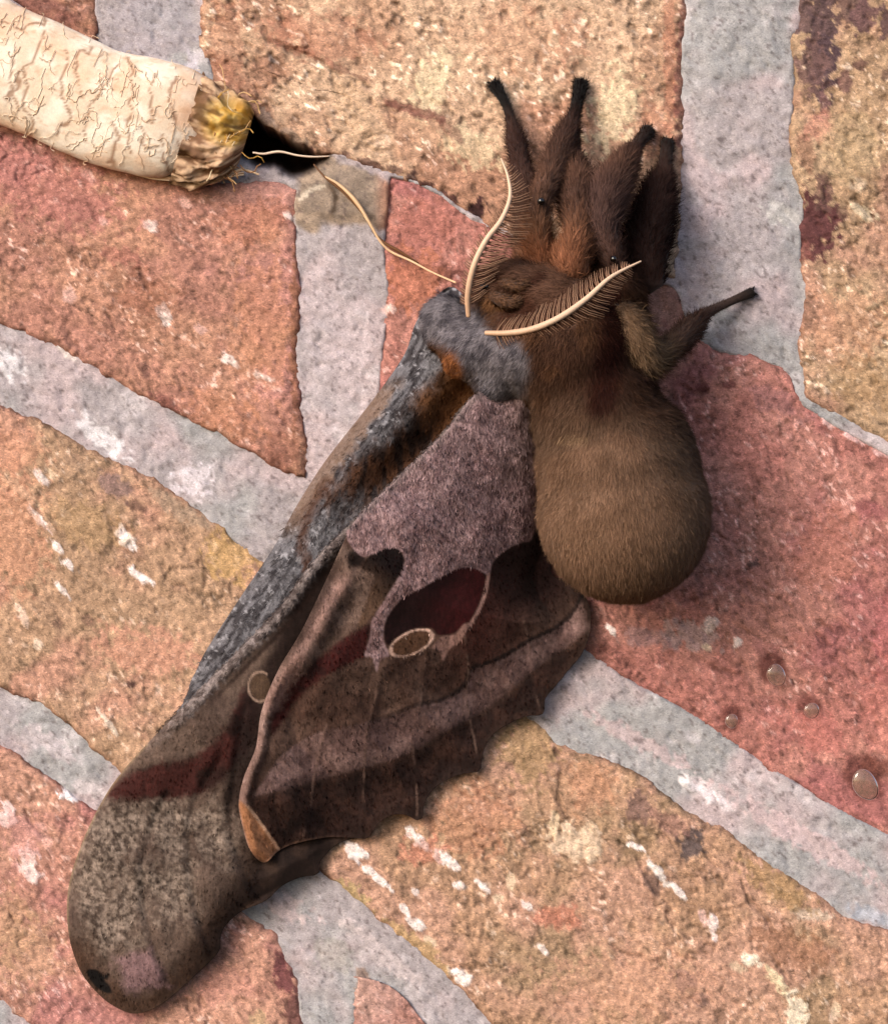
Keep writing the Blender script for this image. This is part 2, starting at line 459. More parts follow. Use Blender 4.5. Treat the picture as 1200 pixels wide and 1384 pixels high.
# E left tan one
brick(([(LO, 330), (-200, 440), (0, 545), (60, 571), (130, 610), (200, 641), (270, 690), (330, 736), (360, 762)],
       [(360, 762), (361, 900), (356, 1146)],
       [(LO, 690), (-200, 805), (0, 926), (50, 950), (100, 986), (165, 1046), (250, 1096), (356, 1146)],
       [(LO, 330), (LO, 690)]),
      [(188, 142, 98), (178, 136, 92), (198, 138, 102)], 505, speck=0.8,
      spots=[(172, 732, 18, 9, 35, WHT, 1.), (166, 722, 10, 12, 0, WHT, .9), (190, 778, 24, 6, 38, WHT, 1.), (55, 702, 28, 6, 48, WHT, .9), (76, 738, 16, 5, 42, WHT, .9), (92, 764, 17, 6, 40, WHT, .9), (56, 645, 14, 6, 50, WHT, .8),
             (83, 796, 16, 5, 52, WHT, .8), (70, 640, 8, 4, 60, PAL, .8), (30, 830, 26, 6, 60, (226, 190, 160), .8), (145, 975, 24, 4, 50, (226, 206, 180), .7), (52, 872, 8, 8, 0, (216, 190, 160), .8), (36, 670, 40, 6, 40, (220, 190, 150), .7),
             (155, 655, 34, 13, 35, (132, 104, 98), .75), (185, 685, 16, 8, 40, CHR, .6), (105, 630, 20, 10, 30, (158, 126, 96), .6), (245, 690, 46, 12, 30, (160, 136, 110), .6), (100, 582, 40, 8, 30, (116, 92, 92), .5), (5, 545, 14, 8, 20, CHR, .6),
             (318, 750, 40, 40, 20, (196, 152, 62), .55), (200, 880, 80, 32, 10, (202, 138, 106), .7), (20, 720, 50, 90, 0, (204, 138, 98), .6), (15, 610, 50, 30, 0, (206, 140, 100), .5), (80, 842, 10, 6, 0, CHR, .5), (118, 840, 10, 7, 20, CHR, .5), (178, 925, 6, 4, 0, CHR, .8), (120, 710, 60, 30, 20, (176, 138, 84), .5)])
# F right tan one
brick(([(450, 802), (600, 900), (725, 972), (754, 1004), (800, 1020), (867, 1047), (925, 1093), (975, 1118), (1033, 1160), (1100, 1206), (1158, 1245), (1200, 1258), (1400, 1370), (HI_X, 1490)],
       [(HI_X, 1490), (HI_X, 2080)],
       [(430, 1172), (470, 1206), (520, 1251), (580, 1301), (630, 1346), (665, 1384), (760, 1462), (1100, 1720), (HI_X, 2080)],
       [(450, 802), (446, 950), (430, 1172)]),
      [(184, 136, 92), (196, 142, 106), (168, 130, 86)], 606, speck=0.8, rough=1.15,
      spots=[(478, 1150, 22, 10, 35, WHT, 1.), (566, 1136, 24, 9, 50, WHT, .95), (600, 1160, 26, 9, 35, WHT, 1.), (497, 1176, 8, 5, 30, WHT, .9), (518, 1194, 16, 6, 40, WHT, .95), (562, 1205, 7, 6, 30, WHT, .8), (620, 1196, 10, 5, 20, WHT, .8),
             (546, 1228, 12, 5, 45, WHT, .9), (565, 1250, 16, 8, 35, WHT, .9), (580, 1272, 14, 5, 30, PAL, .9), (622, 1318, 18, 10, 40, WHT, 1.), (655, 1200, 16, 5, 35, WHT, .9), (672, 1213, 12, 6, 10, PAL, .9), (690, 1192, 6, 10, 0, PAL, .8), (715, 1226, 12, 5, 40, WHT, .8), (735, 1285, 12, 5, 40, WHT, .7),
             (775, 1140, 34, 24, 30, (222, 190, 152), .85), (748, 1115, 8, 18, 0, (226, 196, 150), .8), (800, 1135, 12, 26, 0, (222, 190, 150), .6), (860, 1145, 16, 4, 20, WHT, .9), (890, 1180, 24, 6, 52, (224, 212, 200), .9), (918, 1206, 16, 5, 50, WHT, .95), (964, 1252, 7, 18, -8, (232, 208, 196), .9), (950, 1240, 6, 12, 0, (220, 176, 160), .8),
             (1014, 1298, 14, 11, 0, (240, 222, 190), 1.), (1000, 1308, 14, 6, 20, PAL, .7), (1050, 1325, 20, 9, 50, (222, 200, 150), .8), (1076, 1366, 16, 24, 0, (228, 210, 176), .9), (1130, 1366, 8, 10, 0, PAL, .8), (1095, 1236, 26, 10, 5, (196, 176, 150), .7),
             (933, 1142, 20, 22, 20, (92, 78, 76), .9), (862, 1090, 18, 24, 0, (124, 92, 84), .75), (905, 1112, 30, 14, 30, (134, 94, 80), .7), (880, 1192, 10, 18, -20, (108, 82, 72), .8), (922, 1322, 22, 14, 45, (104, 80, 76), .85), (945, 1350, 16, 12, 45, (110, 82, 74), .7), (975, 1370, 14, 12, 30, (120, 88, 66), .7),
             (715, 1010, 40, 55, 0, (160, 128, 78), .7), (800, 1060, 34, 40, 0, (192, 134, 92), .6), (640, 1110, 60, 50, 0, (190, 128, 88), .6), (470, 1215, 36, 20, 40, (178, 152, 90), .8), (560, 1280, 60, 16, 40, (180, 146, 84), .7), (1050, 1195, 60, 22, 35, (162, 126, 72), .7), (750, 1240, 40, 16, 0, (196, 108, 76), .55), (850, 1330, 120, 50, 0, (204, 146, 112), .5), (1070, 1280, 60, 26, 20, (150, 98, 60), .6), (570, 1150, 30, 20, 0, (200, 118, 86), .6)],
      cracks=[[(750, 1010), (757, 1040), (754, 1075), (762, 1100)], [(1002, 1192), (1012, 1218), (1030, 1236), (1046, 1262)], [(828, 1278), (845, 1290), (866, 1292)], [(862, 1162), (875, 1190), (890, 1210)], [(1046, 1300), (1062, 1318)]])
# G bottom left one
brick(([(LO, 760), (-200, 890), (0, 1006), (60, 1046), (120, 1090), (200, 1141), (300, 1212), (345, 1244), (375, 1262)],
       [(375, 1262), (392, 1300), (404, 1330), (412, 1384), (420, 1500), (430, 1640)],
       [(LO, 1110), (-200, 1225), (0, 1352), (30, 1380), (200, 1490), (430, 1640)],
       [(LO, 760), (LO, 1110)]),
      [(188, 124, 96), (196, 136, 102), (186, 114, 100)], 707, speck=0.9,
      spots=[(40, 1168, 14, 26, -20, (236, 204, 192), .9), (12, 1100, 12, 22, 0, (234, 200, 190), .9), (92, 1074, 20, 8, 5, (244, 234, 230), 1.), (60, 1130, 8, 22, -30, (220, 160, 140), .8), (30, 1130, 22, 40, 0, (206, 140, 128), .6),
             (384, 1320, 13, 34, -22, (116, 62, 62), .95), (400, 1368, 20, 26, -20, (108, 66, 60), .9), (40, 1290, 40, 50, 0, (196, 148, 108), .6), (300, 1330, 40, 30, 0, (204, 138, 116), .5), (15, 1250, 30, 50, 0, (182, 140, 96), .5), (352, 1378, 14, 14, 0, (196, 164, 110), .6)],
      cracks=[[(35, 1095), (48, 1120), (70, 1132)]])
# H bottom one
brick(([(478, 1344), (520, 1352), (550, 1372), (600, 1425), (800, 1580), (1100, 1800)], [(1100, 1800), (1100, 2100)], [(480, 2100), (1100, 2100)], [(478, 1344), (476, 1384), (480, 2100)]),
      [(186, 134, 116), (196, 146, 124), (180, 120, 100)], 808)
# I bottom left corner
brick(([(LO, 1200), (-200, 1310), (-20, 1416), (200, 1560), (400, 1700)], [(400, 1700), (400, 2100)], [(LO, 2100), (400, 2100)], [(LO, 1200), (LO, 2100)]),
      [(176, 126, 96), (186, 136, 100), (170, 120, 100)], 909, res=6)
# J top right one
brick(([(1082, -420), (HI_X, -420)], [(HI_X, -420), (HI_X, 838)],
       [(1086, 537), (1140, 570), (1200, 602), (1400, 714), (HI_X, 838)],
       [(1082, -420), (1078, 0), (1066, 40), (1068, 120), (1063, 180), (1069, 235), (1082, 268), (1078, 310), (1077, 350), (1088, 400), (1078, 460), (1086, 537)]),
      [(178, 138, 92), (190, 152, 104), (188, 134, 98)], 111, speck=1.0, pit=0.9,
      spots=[(1112, 60, 20, 105, 3, (84, 62, 66), 1.), (1100, 20, 34, 44, 0, (100, 74, 72), .95), (1098, 90, 24, 44, 0, (112, 80, 74), .9), (1150, 10, 26, 30, 0, (108, 78, 72), .8), (1168, 22, 20, 22, 0, (110, 76, 74), .9), (1197, 30, 10, 28, 0, (94, 66, 66), .9), (1160, 88, 12, 10, 0, CHR, .8), (1142, 112, 9, 16, 0, (122, 82, 76), .8),
             (1113, 140, 8, 24, 0, (134, 92, 86), .7), (1102, 302, 34, 50, 5, (98, 54, 52), 1.), (1112, 262, 16, 28, 0, (108, 74, 66), .8), (1085, 340, 10, 16, 0, (128, 74, 64), .8), (1090, 205, 14, 30, 0, (150, 104, 76), .6), (1105, 170, 22, 22, 0, (204, 136, 106), .6), (1140, 285, 8, 10, 0, (124, 90, 70), .7),
             (1165, 285, 24, 10, 35, (222, 200, 160), .7), (1160, 250, 12, 14, 0, (222, 196, 160), .5), (1145, 440, 60, 50, 0, (198, 140, 100), .5), (1150, 200, 40, 50, 0, (176, 148, 102), .5), (1196, 102, 7, 9, 0, CHR, .6), (1165, 520, 50, 36, 30, (170, 130, 78), .5), (1090, 418, 12, 24, -10, (126, 92, 72), .6)],
      cracks=[[(1152, 268), (1178, 292), (1196, 304)]])

# mortar: one sheet running behind and between the bricks
HOLE = cr([(318, 160), (340, 150), (362, 160), (392, 180), (430, 200), (446, 214), (424, 230), (398, 240), (372, 226), (346, 222), (322, 205)], 6, True)
# grey dried smear on the mortar under the hole
FILM = cr([(416, 226), (440, 208), (458, 216), (486, 224), (522, 240), (560, 262), (548, 276), (534, 300), (514, 316), (496, 304), (470, 309), (446, 304), (424, 314), (400, 306), (390, 282), (400, 262), (398, 244)], 5, True)
FILM = FILM + np.stack([fbm(FILM[:, 0], FILM[:, 1], 12, 95, 2) - .5, fbm(FILM[:, 0], FILM[:, 1], 12, 96, 2) - .5], -1) * 9
def mortar_h(x, y):
    h = -0.035 + (fbm(x, y, 90, 51, 3) - 0.5) * 0.055 + (fbm(x, y, 16, 52, 3) - 0.5) * 0.035 + (noise(x, y, 5, 53) - 0.5) * 0.008
    # holes of trapped grains
    h = h - sm(0.75, 0.84, fbm(x, y, 7.5, 54, 2)) * 0.018
    # the head joint at the right stands a little proud
    h = h + 0.03 * (1 - sm(40, 85, np.abs(x - 1000))) * (1 - sm(440, 500, y))
    hd = sdf(x, y, HOLE) + (fbm(x, y, 14, 55, 2) - 0.5) * 10
    h = h + .035 * sm(0, 22, sdf(x, y, FILM)) + .018 * np.exp(-(dline(x, y, [(440, 245), (450, 262), (446, 285)]) / 5) ** 2)
    return h - 0.85 * sm(-4, 14, hd)
def axis(lo, a, b, hi, f, c):
    return np.concatenate([np.arange(lo, a, c), np.arange(a, b, f), np.arange(b, hi + c, c)])
gx = axis(LO, -10, 1210, HI_X, 3.4, 14); gy = axis(-420, -10, 1394, 2100, 3.4, 14)
X, Y = np.meshgrid(gx, gy)
mh = mortar_h(X, Y)
inb = np.full(X.shape, -99.0)
for ol in OUTLINES:
    bb = (X > ol[:, 0].min() - 5) & (X < ol[:, 0].max() + 5) & (Y > ol[:, 1].min() - 5) & (Y < ol[:, 1].max() + 5)
    inb[bb] = np.maximum(inb[bb], sdf(X[bb], Y[bb], ol))
mh = mh - .35 * sm(5, 14, inb)
mc = mix(lin(166, 157, 161), lin(182, 166, 170), sm(.4, .6, fbm(X, Y, 80, 61, 3)))
mc = mix(mc, lin(160, 158, 161), sm(.45, .65, fbm(X, Y, 120, 62, 3)))
mc = mix(mc, lin(212, 203, 208), sm(.62, .82, fbm(X, Y, 40, 63, 4)) * .55)
for (cx, cy, L, W, a, cc, st) in [(140, 590, 50, 14, 38, (222, 216, 222), .9), (260, 648, 30, 26, 30, (216, 206, 214), .85), (10, 495, 24, 22, 40, (220, 214, 220), .9), (90, 476, 26, 5, 38, (226, 214, 210), .7),
                                  (955, 1070, 46, 12, 38, (226, 214, 220), .9), (925, 1055, 14, 8, 60, (240, 232, 236), .8), (1080, 1130, 130, 16, 30, (204, 178, 182), .6), (860, 1000, 90, 12, 28, (200, 176, 180), .6), (800, 1000, 80, 16, 28, (160, 160, 166), .5),
                                  (770, 915, 16, 10, 20, (222, 206, 212), .8), (120, 1065, 30, 10, 20, (206, 196, 200), .8), (60, 1000, 50, 14, 35, (200, 188, 194), .7), (370, 1215, 60, 18, 30, (200, 180, 182), .7), (520, 1290, 90, 12, 40, (198, 184, 186), .7), (450, 1290, 30, 22, 30, (160, 158, 152), .5),
                                  (210, 30, 60, 60, 0, (166, 158, 166), .7), (262, 90, 10, 22, 0, (204, 196, 206), .8), (1180, 1240, 40, 12, 20, (170, 176, 190), .7), (490, 1335, 10, 24, 0, (150, 116, 96), .6), (450, 470, 50, 130, 0, (190, 178, 184), .5), (525, 418, 10, 9, 0, (232, 196, 190), .8), (1060, 290, 26, 20, 0, (196, 192, 192), .8)]:
    mc = mix(mc, lin(*cc), streak(X, Y, cx, cy, L, W, a, 64) * st)
fm = sm(-2, 7, sdf(X, Y, FILM) + (fbm(X, Y, 12, 93, 2) - .5) * 8)
mc = mix(mc, mix(lin(140, 124, 112), lin(166, 146, 130), sm(.4, .6, fbm(X, Y, 20, 92, 3))), fm)
mc = mix(mc, lin(176, 112, 88), fm * sm(500, 536, X) * .85)
mc = mix(mc, lin(208, 194, 178), (1 - sm(1, 4, dline(X, Y, cr([(404, 270), (418, 258), (436, 252)], 6)) + (fbm(X, Y, 6, 93, 2) - .5) * 5)) * .8)
mc = mix(mc, lin(94, 74, 58), (1 - sm(1, 4, dline(X, Y, cr([(444, 250), (454, 266), (450, 286)], 6)))) * .7)
mc = mc * (1 + (fbm(X, Y, 6, 65, 2)[..., None] - .5) * .42)
mc = mix(mc, lin(92, 78, 80), sm(.74, .80, fbm(X, Y, 5.5, 66, 2)) * .6)
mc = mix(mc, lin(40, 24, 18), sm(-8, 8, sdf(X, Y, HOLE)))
mortar = mesh_obj('mortar', P(X, Y, mh), [gridfaces(len(gy), len(gx))], M_mortar, wall, mc.reshape(-1, 3))

# ------------------------------------------------------------------ the cocoon
cocoon = thing('cocoon', 'pale cream papery cocoon in the upper left mortar joint, its torn end yellowish', 'cocoon', P(120, 150, 0.1))
cl = cr([(-420, -70, .12, 72), (-200, -4, .13, 78), (-60, 54, .14, 80), (0, 84, .14, 80), (70, 112, .15, 78), (140, 144, .15, 78), (200, 158, .15, 80), (240, 166, .13, 76), (262, 173, .11, 66), (278, 178, .08, 52)], 3)
nl = len(cl); na = 150
ang = np.linspace(0, 2 * np.pi, na, endpoint=False)
tg = np.gradient(cl[:, :2], axis=0); tg /= np.hypot(tg[:, 0], tg[:, 1])[:, None]
nr = np.stack([-tg[:, 1], tg[:, 0]], -1)                 # across, in picture plane
CA, SA = np.cos(ang)[None], np.sin(ang)[None]
LL = (np.arange(nl) * 3.0)[:, None] + 0 * CA
arc = ang[None] * 70 + 0 * LL
wr = fbm(LL + 14 * fbm(LL, arc, 40, 70, 2), arc * .6, 34, 71, 4) - .5
ridge = 1 - np.abs(2 * fbm(LL * 1.0, arc * .45, 60, 72, 3) - 1)
seam = np.cos(np.minimum(ang, 2 * np.pi - ang))[None]   # keep the noise seam at the back of the tube
rr = cl[:, 3][:, None] * (1 + wr * 0.03)
rr = rr + (np.sin(LL / 9 + 5 * fbm(LL, arc, 50, 73, 2)) * 0.3)
# front faces the camera: angle 0 = towards wall
ccx = cl[:, 0][:, None] + nr[:, 0][:, None] * rr * SA
ccy = cl[:, 1][:, None] + nr[:, 1][:, None] * rr * SA
cch = cl[:, 2][:, None] - CA * rr * S * 0.44
creases = [[(118, 60), (104, 90), (108, 130)], [(20, 60), (14, 100), (26, 150)], [(150, 170), (160, 200), (150, 222)], [(222, 180), (216, 210), (226, 236)],[(62, 26), (56, 55), (34, 96), (12, 140)], [(36, 100), (32, 130), (40, 172)], [(158, 92), (140, 112), (124, 132), (118, 158), (110, 172), (118, 192)], [(172, 78), (180, 106), (178, 140), (168, 160), (174, 186), (180, 208)],
           [(240, 100), (236, 140), (242, 166)], [(186, 166), (198, 190), (208, 204)], [(0, 28), (30, 34), (60, 36)], [(244, 190), (252, 220)], [(90, 70), (84, 110), (92, 150), (80, 185)], [(210, 100), (204, 130), (214, 160)]]
cd = np.full(ccx.shape, 1e9)
wx = ccx + (fbm(ccx, ccy, 20, 74, 2) - .5) * 20; wy = ccy + (fbm(ccx, ccy, 20, 75, 2) - .5) * 20
front = cch > cl[:, 2][:, None] - 0.1
for c in creases: cd = np.minimum(cd, dline(wx, wy, cr(c, 8)))
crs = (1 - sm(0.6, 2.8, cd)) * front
cch = cch - crs * 0.002
cc = mix(lin(224, 202, 180), lin(240, 226, 210), sm(.35, .65, fbm(LL, arc, 30, 76, 3)))
cc = mix(cc, lin(230, 194, 166), sm(.5, .75, fbm(LL, arc, 45, 77, 3)) * .8)
fl = 1 - np.abs(2 * fbm(LL + 30 * fbm(LL, arc, 30, 78, 2), arc * 1.6, 26, 79, 3) - 1)
cc = mix(cc, lin(196, 150, 112), sm(.90, .99, fl) * .38)
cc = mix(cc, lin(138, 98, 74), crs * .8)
cc = mix(cc, lin(176, 132, 106), sm(-52, -4, ccx - 290 + (fbm(ccx, ccy * .5, 12, 80, 3) - .5) * 44) * .75)
mesh_obj('shell', P(ccx, ccy, cch), [gridfaces(nl, na, 0, True)], M_cocoon, cocoon, cc.reshape(-1, 3))

# crumpled collar round the hole the moth came out of
clr = cr([(252, 170, .09, 70), (276, 182, .11, 68), (296, 188, .13, 60), (314, 190, .12, 52), (328, 188, .06, 40), (334, 186, -.04, 30), (324, 186, -.2, 24)], 2)
nl = len(clr); na = 150; ang = np.linspace(0, 2 * np.pi, na, endpoint=False); CA, SA = np.cos(ang)[None], np.sin(ang)[None]
LL = (np.arange(nl) * 2.0)[:, None] + 0 * CA; arc = ang[None] * 60 + 0 * LL
wr = fbm(LL * .5, arc, 18, 81, 4) - .5
r2 = clr[:, 3][:, None] * (1 + wr * .40 + .04 * np.sin(arc / 5.2 + 3 * fbm(LL, arc, 20, 82, 2)))
x2 = clr[:, 0][:, None] + r2 * SA * -.30; y2 = clr[:, 1][:, None] + r2 * SA * .98
h2 = clr[:, 2][:, None] - CA * r2 * S * .55 + wr * .12
t = fbm(LL * .4, arc * 1.6, 9, 83, 4)
c2 = mix(lin(202, 168, 138), lin(122, 90, 68), sm(.38, .62, t))
yl = (1 - sm(20, 44, np.hypot((x2 - 312) * .9, (y2 - 164)))) * .9
c2 = mix(c2, mix(lin(200, 152, 62), lin(222, 184, 110), sm(.4, .6, fbm(LL, arc, 9, 84, 2))), yl)
c2 = mix(c2, lin(92, 66, 40), sm(.62, .76, fbm(LL * .5, arc * 1.2, 10, 85, 2)) * .85)
mesh_obj('torn_collar', P(x2, y2, h2), [gridfaces(nl, na, 0, True)], M_cocoon, cocoon, c2.reshape(-1, 3))
# loose silk on the shell
bag = Bag(); rr_ = random.Random(5)
def coc_front(u, v):
    """u 0..1 along the shell in view, v -1..1 across"""
    i = np.clip(((u * .55 + .44) * (len(cl) - 1)), 0, len(cl) - 1).astype(int)
    r = cl[i, 3]
    x = cl[i, 0] + nr[i, 0] * r * v; y = cl[i, 1] + nr[i, 1] * r * v
    h = cl[i, 2] + np.sqrt(np.clip(1 - v * v, 0, 1)) * r * S * .44
    return x, y, h
for k in range(170):
    u0, v0 = rr_.random(), rr_.uniform(-.95, .95); n = 9
    a = rr_.uniform(0, 6.28); st = rr_.uniform(.006, .014)
    us, vs = [u0], [v0]
    for j in range(n):
        a += rr_.uniform(-.8, .8)
        us.append(us[-1] + math.cos(a) * st * .5); vs.append(vs[-1] + math.sin(a) * st * 5)
    us, vs = np.clip(us, 0, 1), np.clip(vs, -1.05, 1.05)
    x, y, h = coc_front(us, vs)
    q = cr(np.stack([x, y, h + rr_.uniform(.003, .012)], -1), 4)
    v, f = tube(P(q[:, 0], q[:, 1], q[:, 2]), np.full(len(q), rr_.uniform(.3, .6) * S), 4, False)
    bag.add(v, f, lin(*rr_.choice([(222, 194, 164), (240, 222, 200), (212, 180, 150)])))
for k in range(45):   # frayed silk round the torn end
    cx, cy = rr_.uniform(272, 330), rr_.uniform(125, 240)
    a = rr_.uniform(0, 6.28); pts = []
    h = .28 if 150 < cy < 215 else .16
    for j in range(7):
        pts.append((cx, cy, h + rr_.uniform(-.03, .04) + .0)); a += rr_.uniform(-1, 1); cx += math.cos(a) * 6; cy += math.sin(a) * 7
    q = cr(pts, 4); v, f = tube(P(q[:, 0], q[:, 1], q[:, 2]), np.full(len(q), rr_.uniform(.5, 1.1) * S), 4, False)
    bag.add(v, f, lin(*rr_.choice([(206, 166, 116), (232, 212, 176), (150, 106, 66), (190, 146, 70)])))
o = bag.build('loose_silk', M_silk, cocoon); o['kind'] = 'stuff'
# pale bundle of silk along the lower edge of the cocoon
bag = Bag()
for k in range(9):
    dy = rr_.uniform(-4, 4)
    q = cr([(152 + k * 2, 222 + dy, .07), (178, 232 + dy * .6, .10), (210, 238 + dy, .11), (246, 242 + dy * .5, .10), (280, 240 + dy, .1), (304, 236 + dy, .1), (330, 230 + dy * 1.5, .09), (350, 236 + dy * 1.5, .07)][:rr_.randint(6, 8)], 5)
    v, f = tube(P(q[:, 0], q[:, 1], q[:, 2]), np.full(len(q), rr_.uniform(.6, 1.4) * S), 5, False)
    bag.add(v, f, lin(*rr_.choice([(230, 196, 158), (196, 150, 112), (240, 216, 184)])))
bag.build('silk_hem', M_silk, cocoon)

def sheet(outline, sp, hfun, colfun, thick):
    x0, y0 = outline.min(0) - sp * 2; x1, y1 = outline.max(0) + sp * 2
    gx, gy = np.arange(x0, x1, sp), np.arange(y0, y1, sp)
    X, Y = np.meshgrid(gx, gy)
    d, bx, by, ins = seglines(X, Y, outline, True)
    use = ins.copy()
    cell = (use[:-1, :-1] | use[1:, :-1] | use[:-1, 1:] | use[1:, 1:])
    # vertices just outside are pulled to the outline
    out = ~ins
    X = np.where(out, bx, X); Y = np.where(out, by, Y)
    # snap inner ones that nearly touch
    idx = np.arange(X.size).reshape(X.shape)
    f = np.stack([idx[:-1, :-1], idx[1:, :-1], idx[1:, 1:], idx[:-1, 1:]], -1)[cell]
    used = np.unique(f); remap = np.full(X.size, -1); remap[used] = np.arange(len(used)); f = remap[f]
    x, y = X.ravel()[used], Y.ravel()[used]
    dd = d.ravel()[used] * ins.ravel()[used]
    h = hfun(x, y, dd); c = colfun(x, y, dd)
    V = P(x, y, h)
    n = len(V)
    # rim and back
    e = np.concatenate([f[:, [0, 1]], f[:, [1, 2]], f[:, [2, 3]], f[:, [3, 0]]])
    key = e[:, 0].astype(np.int64) * n + e[:, 1]; rkey = e[:, 1].astype(np.int64) * n + e[:, 0]
    rim = e[~np.isin(key, rkey)]
    # a true normal offset would need normals: estimate from the height field
    VB = V.copy(); VB[:, 1] += thick
    F = [f, f[:, ::-1] + n, np.stack([rim[:, 1], rim[:, 0], rim[:, 0] + n, rim[:, 1] + n], -1)]
    return np.concatenate([V, VB]), [np.concatenate(F)], np.concatenate([c, c * .8]), (x, y, h, c, dd)
def thread(pts, rad, col, label, grp='loose silk threads by the cocoon'):
    q = cr(pts, 4)
    r = np.interp(np.linspace(0, 1, len(q)), np.linspace(0, 1, len(rad)), rad) * S
    v, f = tube(P(q[:, 0], q[:, 1], q[:, 2]), r, 6)
    o = mesh_obj('silk_thread', v, f, M_silk, None, np.broadcast_to(lin(*col), (len(v), 3)))
    tag(o, label, 'thread', grp)
thread([(342, 206, .14), (356, 208, .13), (378, 205, .12), (402, 210, .11), (424, 212, .09), (446, 211, .05)], [1.2, 1.8, 1.4, 1.4, .8], (230, 206, 184), 'white silk thread stretched straight across the dark hole')
thread([(438, 238, .07), (456, 248, .09), (474, 264, .10), (488, 282, .10), (502, 306, .10), (514, 326, .09), (528, 340, .08), (556, 353, .12), (584, 368, .22), (616, 382, .38)], [1.0, 2.2, 3.0, 2.2, 1.6, 1.8, 1.4, 1.2, 1.4], (226, 186, 146), 'long tan silk thread slanting over the grey film to the moth shoulder')
thread([(424, 222, .06), (440, 240, .07), (462, 258, .075), (492, 290, .07), (512, 322, .07), (540, 340, .06), (566, 356, .04)], [.8, 1.8, 1.4, 2.0, 2.0, 2.4, 1.0], (112, 74, 44), 'dark crack beside the long tan thread, built as a thin strand')  # a dark crack along the tan thread, modelled as a strand

# ------------------------------------------------------------------ water drops
M_water = mat_flat('water', (240, 208, 186), 0.05, 0.6, IOR=1.33)  # cream base stands in for light gathered inside a drop
_nt = M_water.node_tree; _N = _nt.nodes; _L = _nt.links
_tr = _N.new('ShaderNodeBsdfTransparent'); _tr.inputs[0].default_value = (1, .97, .95, 1)
_mx = _N.new('ShaderNodeMixShader'); _mx.inputs[0].default_value = .13
_gl = _N.new('ShaderNodeBsdfGlossy'); _gl.inputs['Roughness'].default_value = .04
_fr = _N.new('ShaderNodeFresnel'); _fr.inputs['IOR'].default_value = 1.5
_m2 = _N.new('ShaderNodeMixShader')
_L.new(_tr.outputs[0], _mx.inputs[1]); _L.new(_N['Principled BSDF'].outputs[0], _mx.inputs[2])
_L.new(_fr.outputs[0], _m2.inputs[0]); _L.new(_mx.outputs[0], _m2.inputs[1]); _L.new(_gl.outputs[0], _m2.inputs[2])
_L.new(_m2.outputs[0], _N['Material Output'].inputs['Surface'])
def drop(px, py, r, ry, ang, label):
    n, m = 28, 14
    th = np.linspace(0, np.pi / 2 * 1.02, m)[:, None]; ph = np.linspace(0, 2 * np.pi, n, endpoint=False)[None]
    u = np.sin(th) * np.cos(ph) * r; v = np.sin(th) * np.sin(ph) * ry
    a = math.radians(ang)
    v = v * (1 + .12 * np.sin(ph + 1.1))
    x = px + u * math.cos(a) - v * math.sin(a); y = py + u * math.sin(a) + v * math.cos(a)
    h = np.cos(th) * r * S * .4 + 0 * ph + .005
    idx = gridfaces(m, n, 0, True)
    V = P(x, y, h).reshape(-1, 3)
    bot = P(px, py, h.min()).reshape(1, 3)
    k = np.arange(n); base = (m - 1) * n
    o = mesh_obj('water_drop', V, [idx], M_water)
    tag(o, label, 'water drop', 'water drops on the red brick')
drop(1048, 912, 13, 16, -25, 'clear round water drop highest on the red brick at the right')
drop(1096, 960, 11, 11, 0, 'clear water drop just right of and below the highest one')
drop(988, 974, 9, 10, 0, 'smallest clear water drop, nearest the mortar below the moth abdomen')
drop(1168, 1060, 17, 23, -30, 'largest oval water drop near the lower right edge of the red brick')

# ------------------------------------------------------------------ the moth
moth = thing('moth', 'large furry brown moth with drooping patterned wings clinging to the brick wall', 'moth', P(770, 480, 0.1))

# --- far forewing (grey-blue outside)
FAR = cr([(612, 388), (586, 404), (562, 436), (546, 480), (502, 543), (442, 620), (402, 682), (370, 740), (330, 800), (292, 858), (262, 908), (238, 955), (216, 985), (260, 975), (330, 900), (400, 830), (470, 760), (540, 690), (600, 640), (660, 570), (660, 480), (640, 420)], 5, True)
LEFTE = cr([(612, 388), (586, 404), (562, 436), (546, 480), (502, 543), (442, 620), (402, 682), (370, 740), (330, 800), (292, 858), (262, 908), (238, 955), (216, 985)], 6)
COSTA = cr([(690, 518), (640, 534), (602, 580), (541, 640), (482, 698), (424, 758), (380, 818), (322, 878), (262, 940), (214, 990), (168, 1040), (140, 1080), (112, 1138), (92, 1200)], 6)
def far_h(x, y, d):
    dl = dline(x, y, LEFTE)
    dc = dline(x, y, COSTA)
    base = np.interp(y, [380, 500, 700, 985], [.78, .72, .62, .40])
    h = base - .42 * np.exp(-dl / 26) 
    h = h - .30 * np.exp(-(dc / 34) ** 2) * (1 - sm(560, 760, y) * .7)       # deep fold beside the near wing
    return h + (fbm(x, y, 30, 121, 3) - .5) * .04
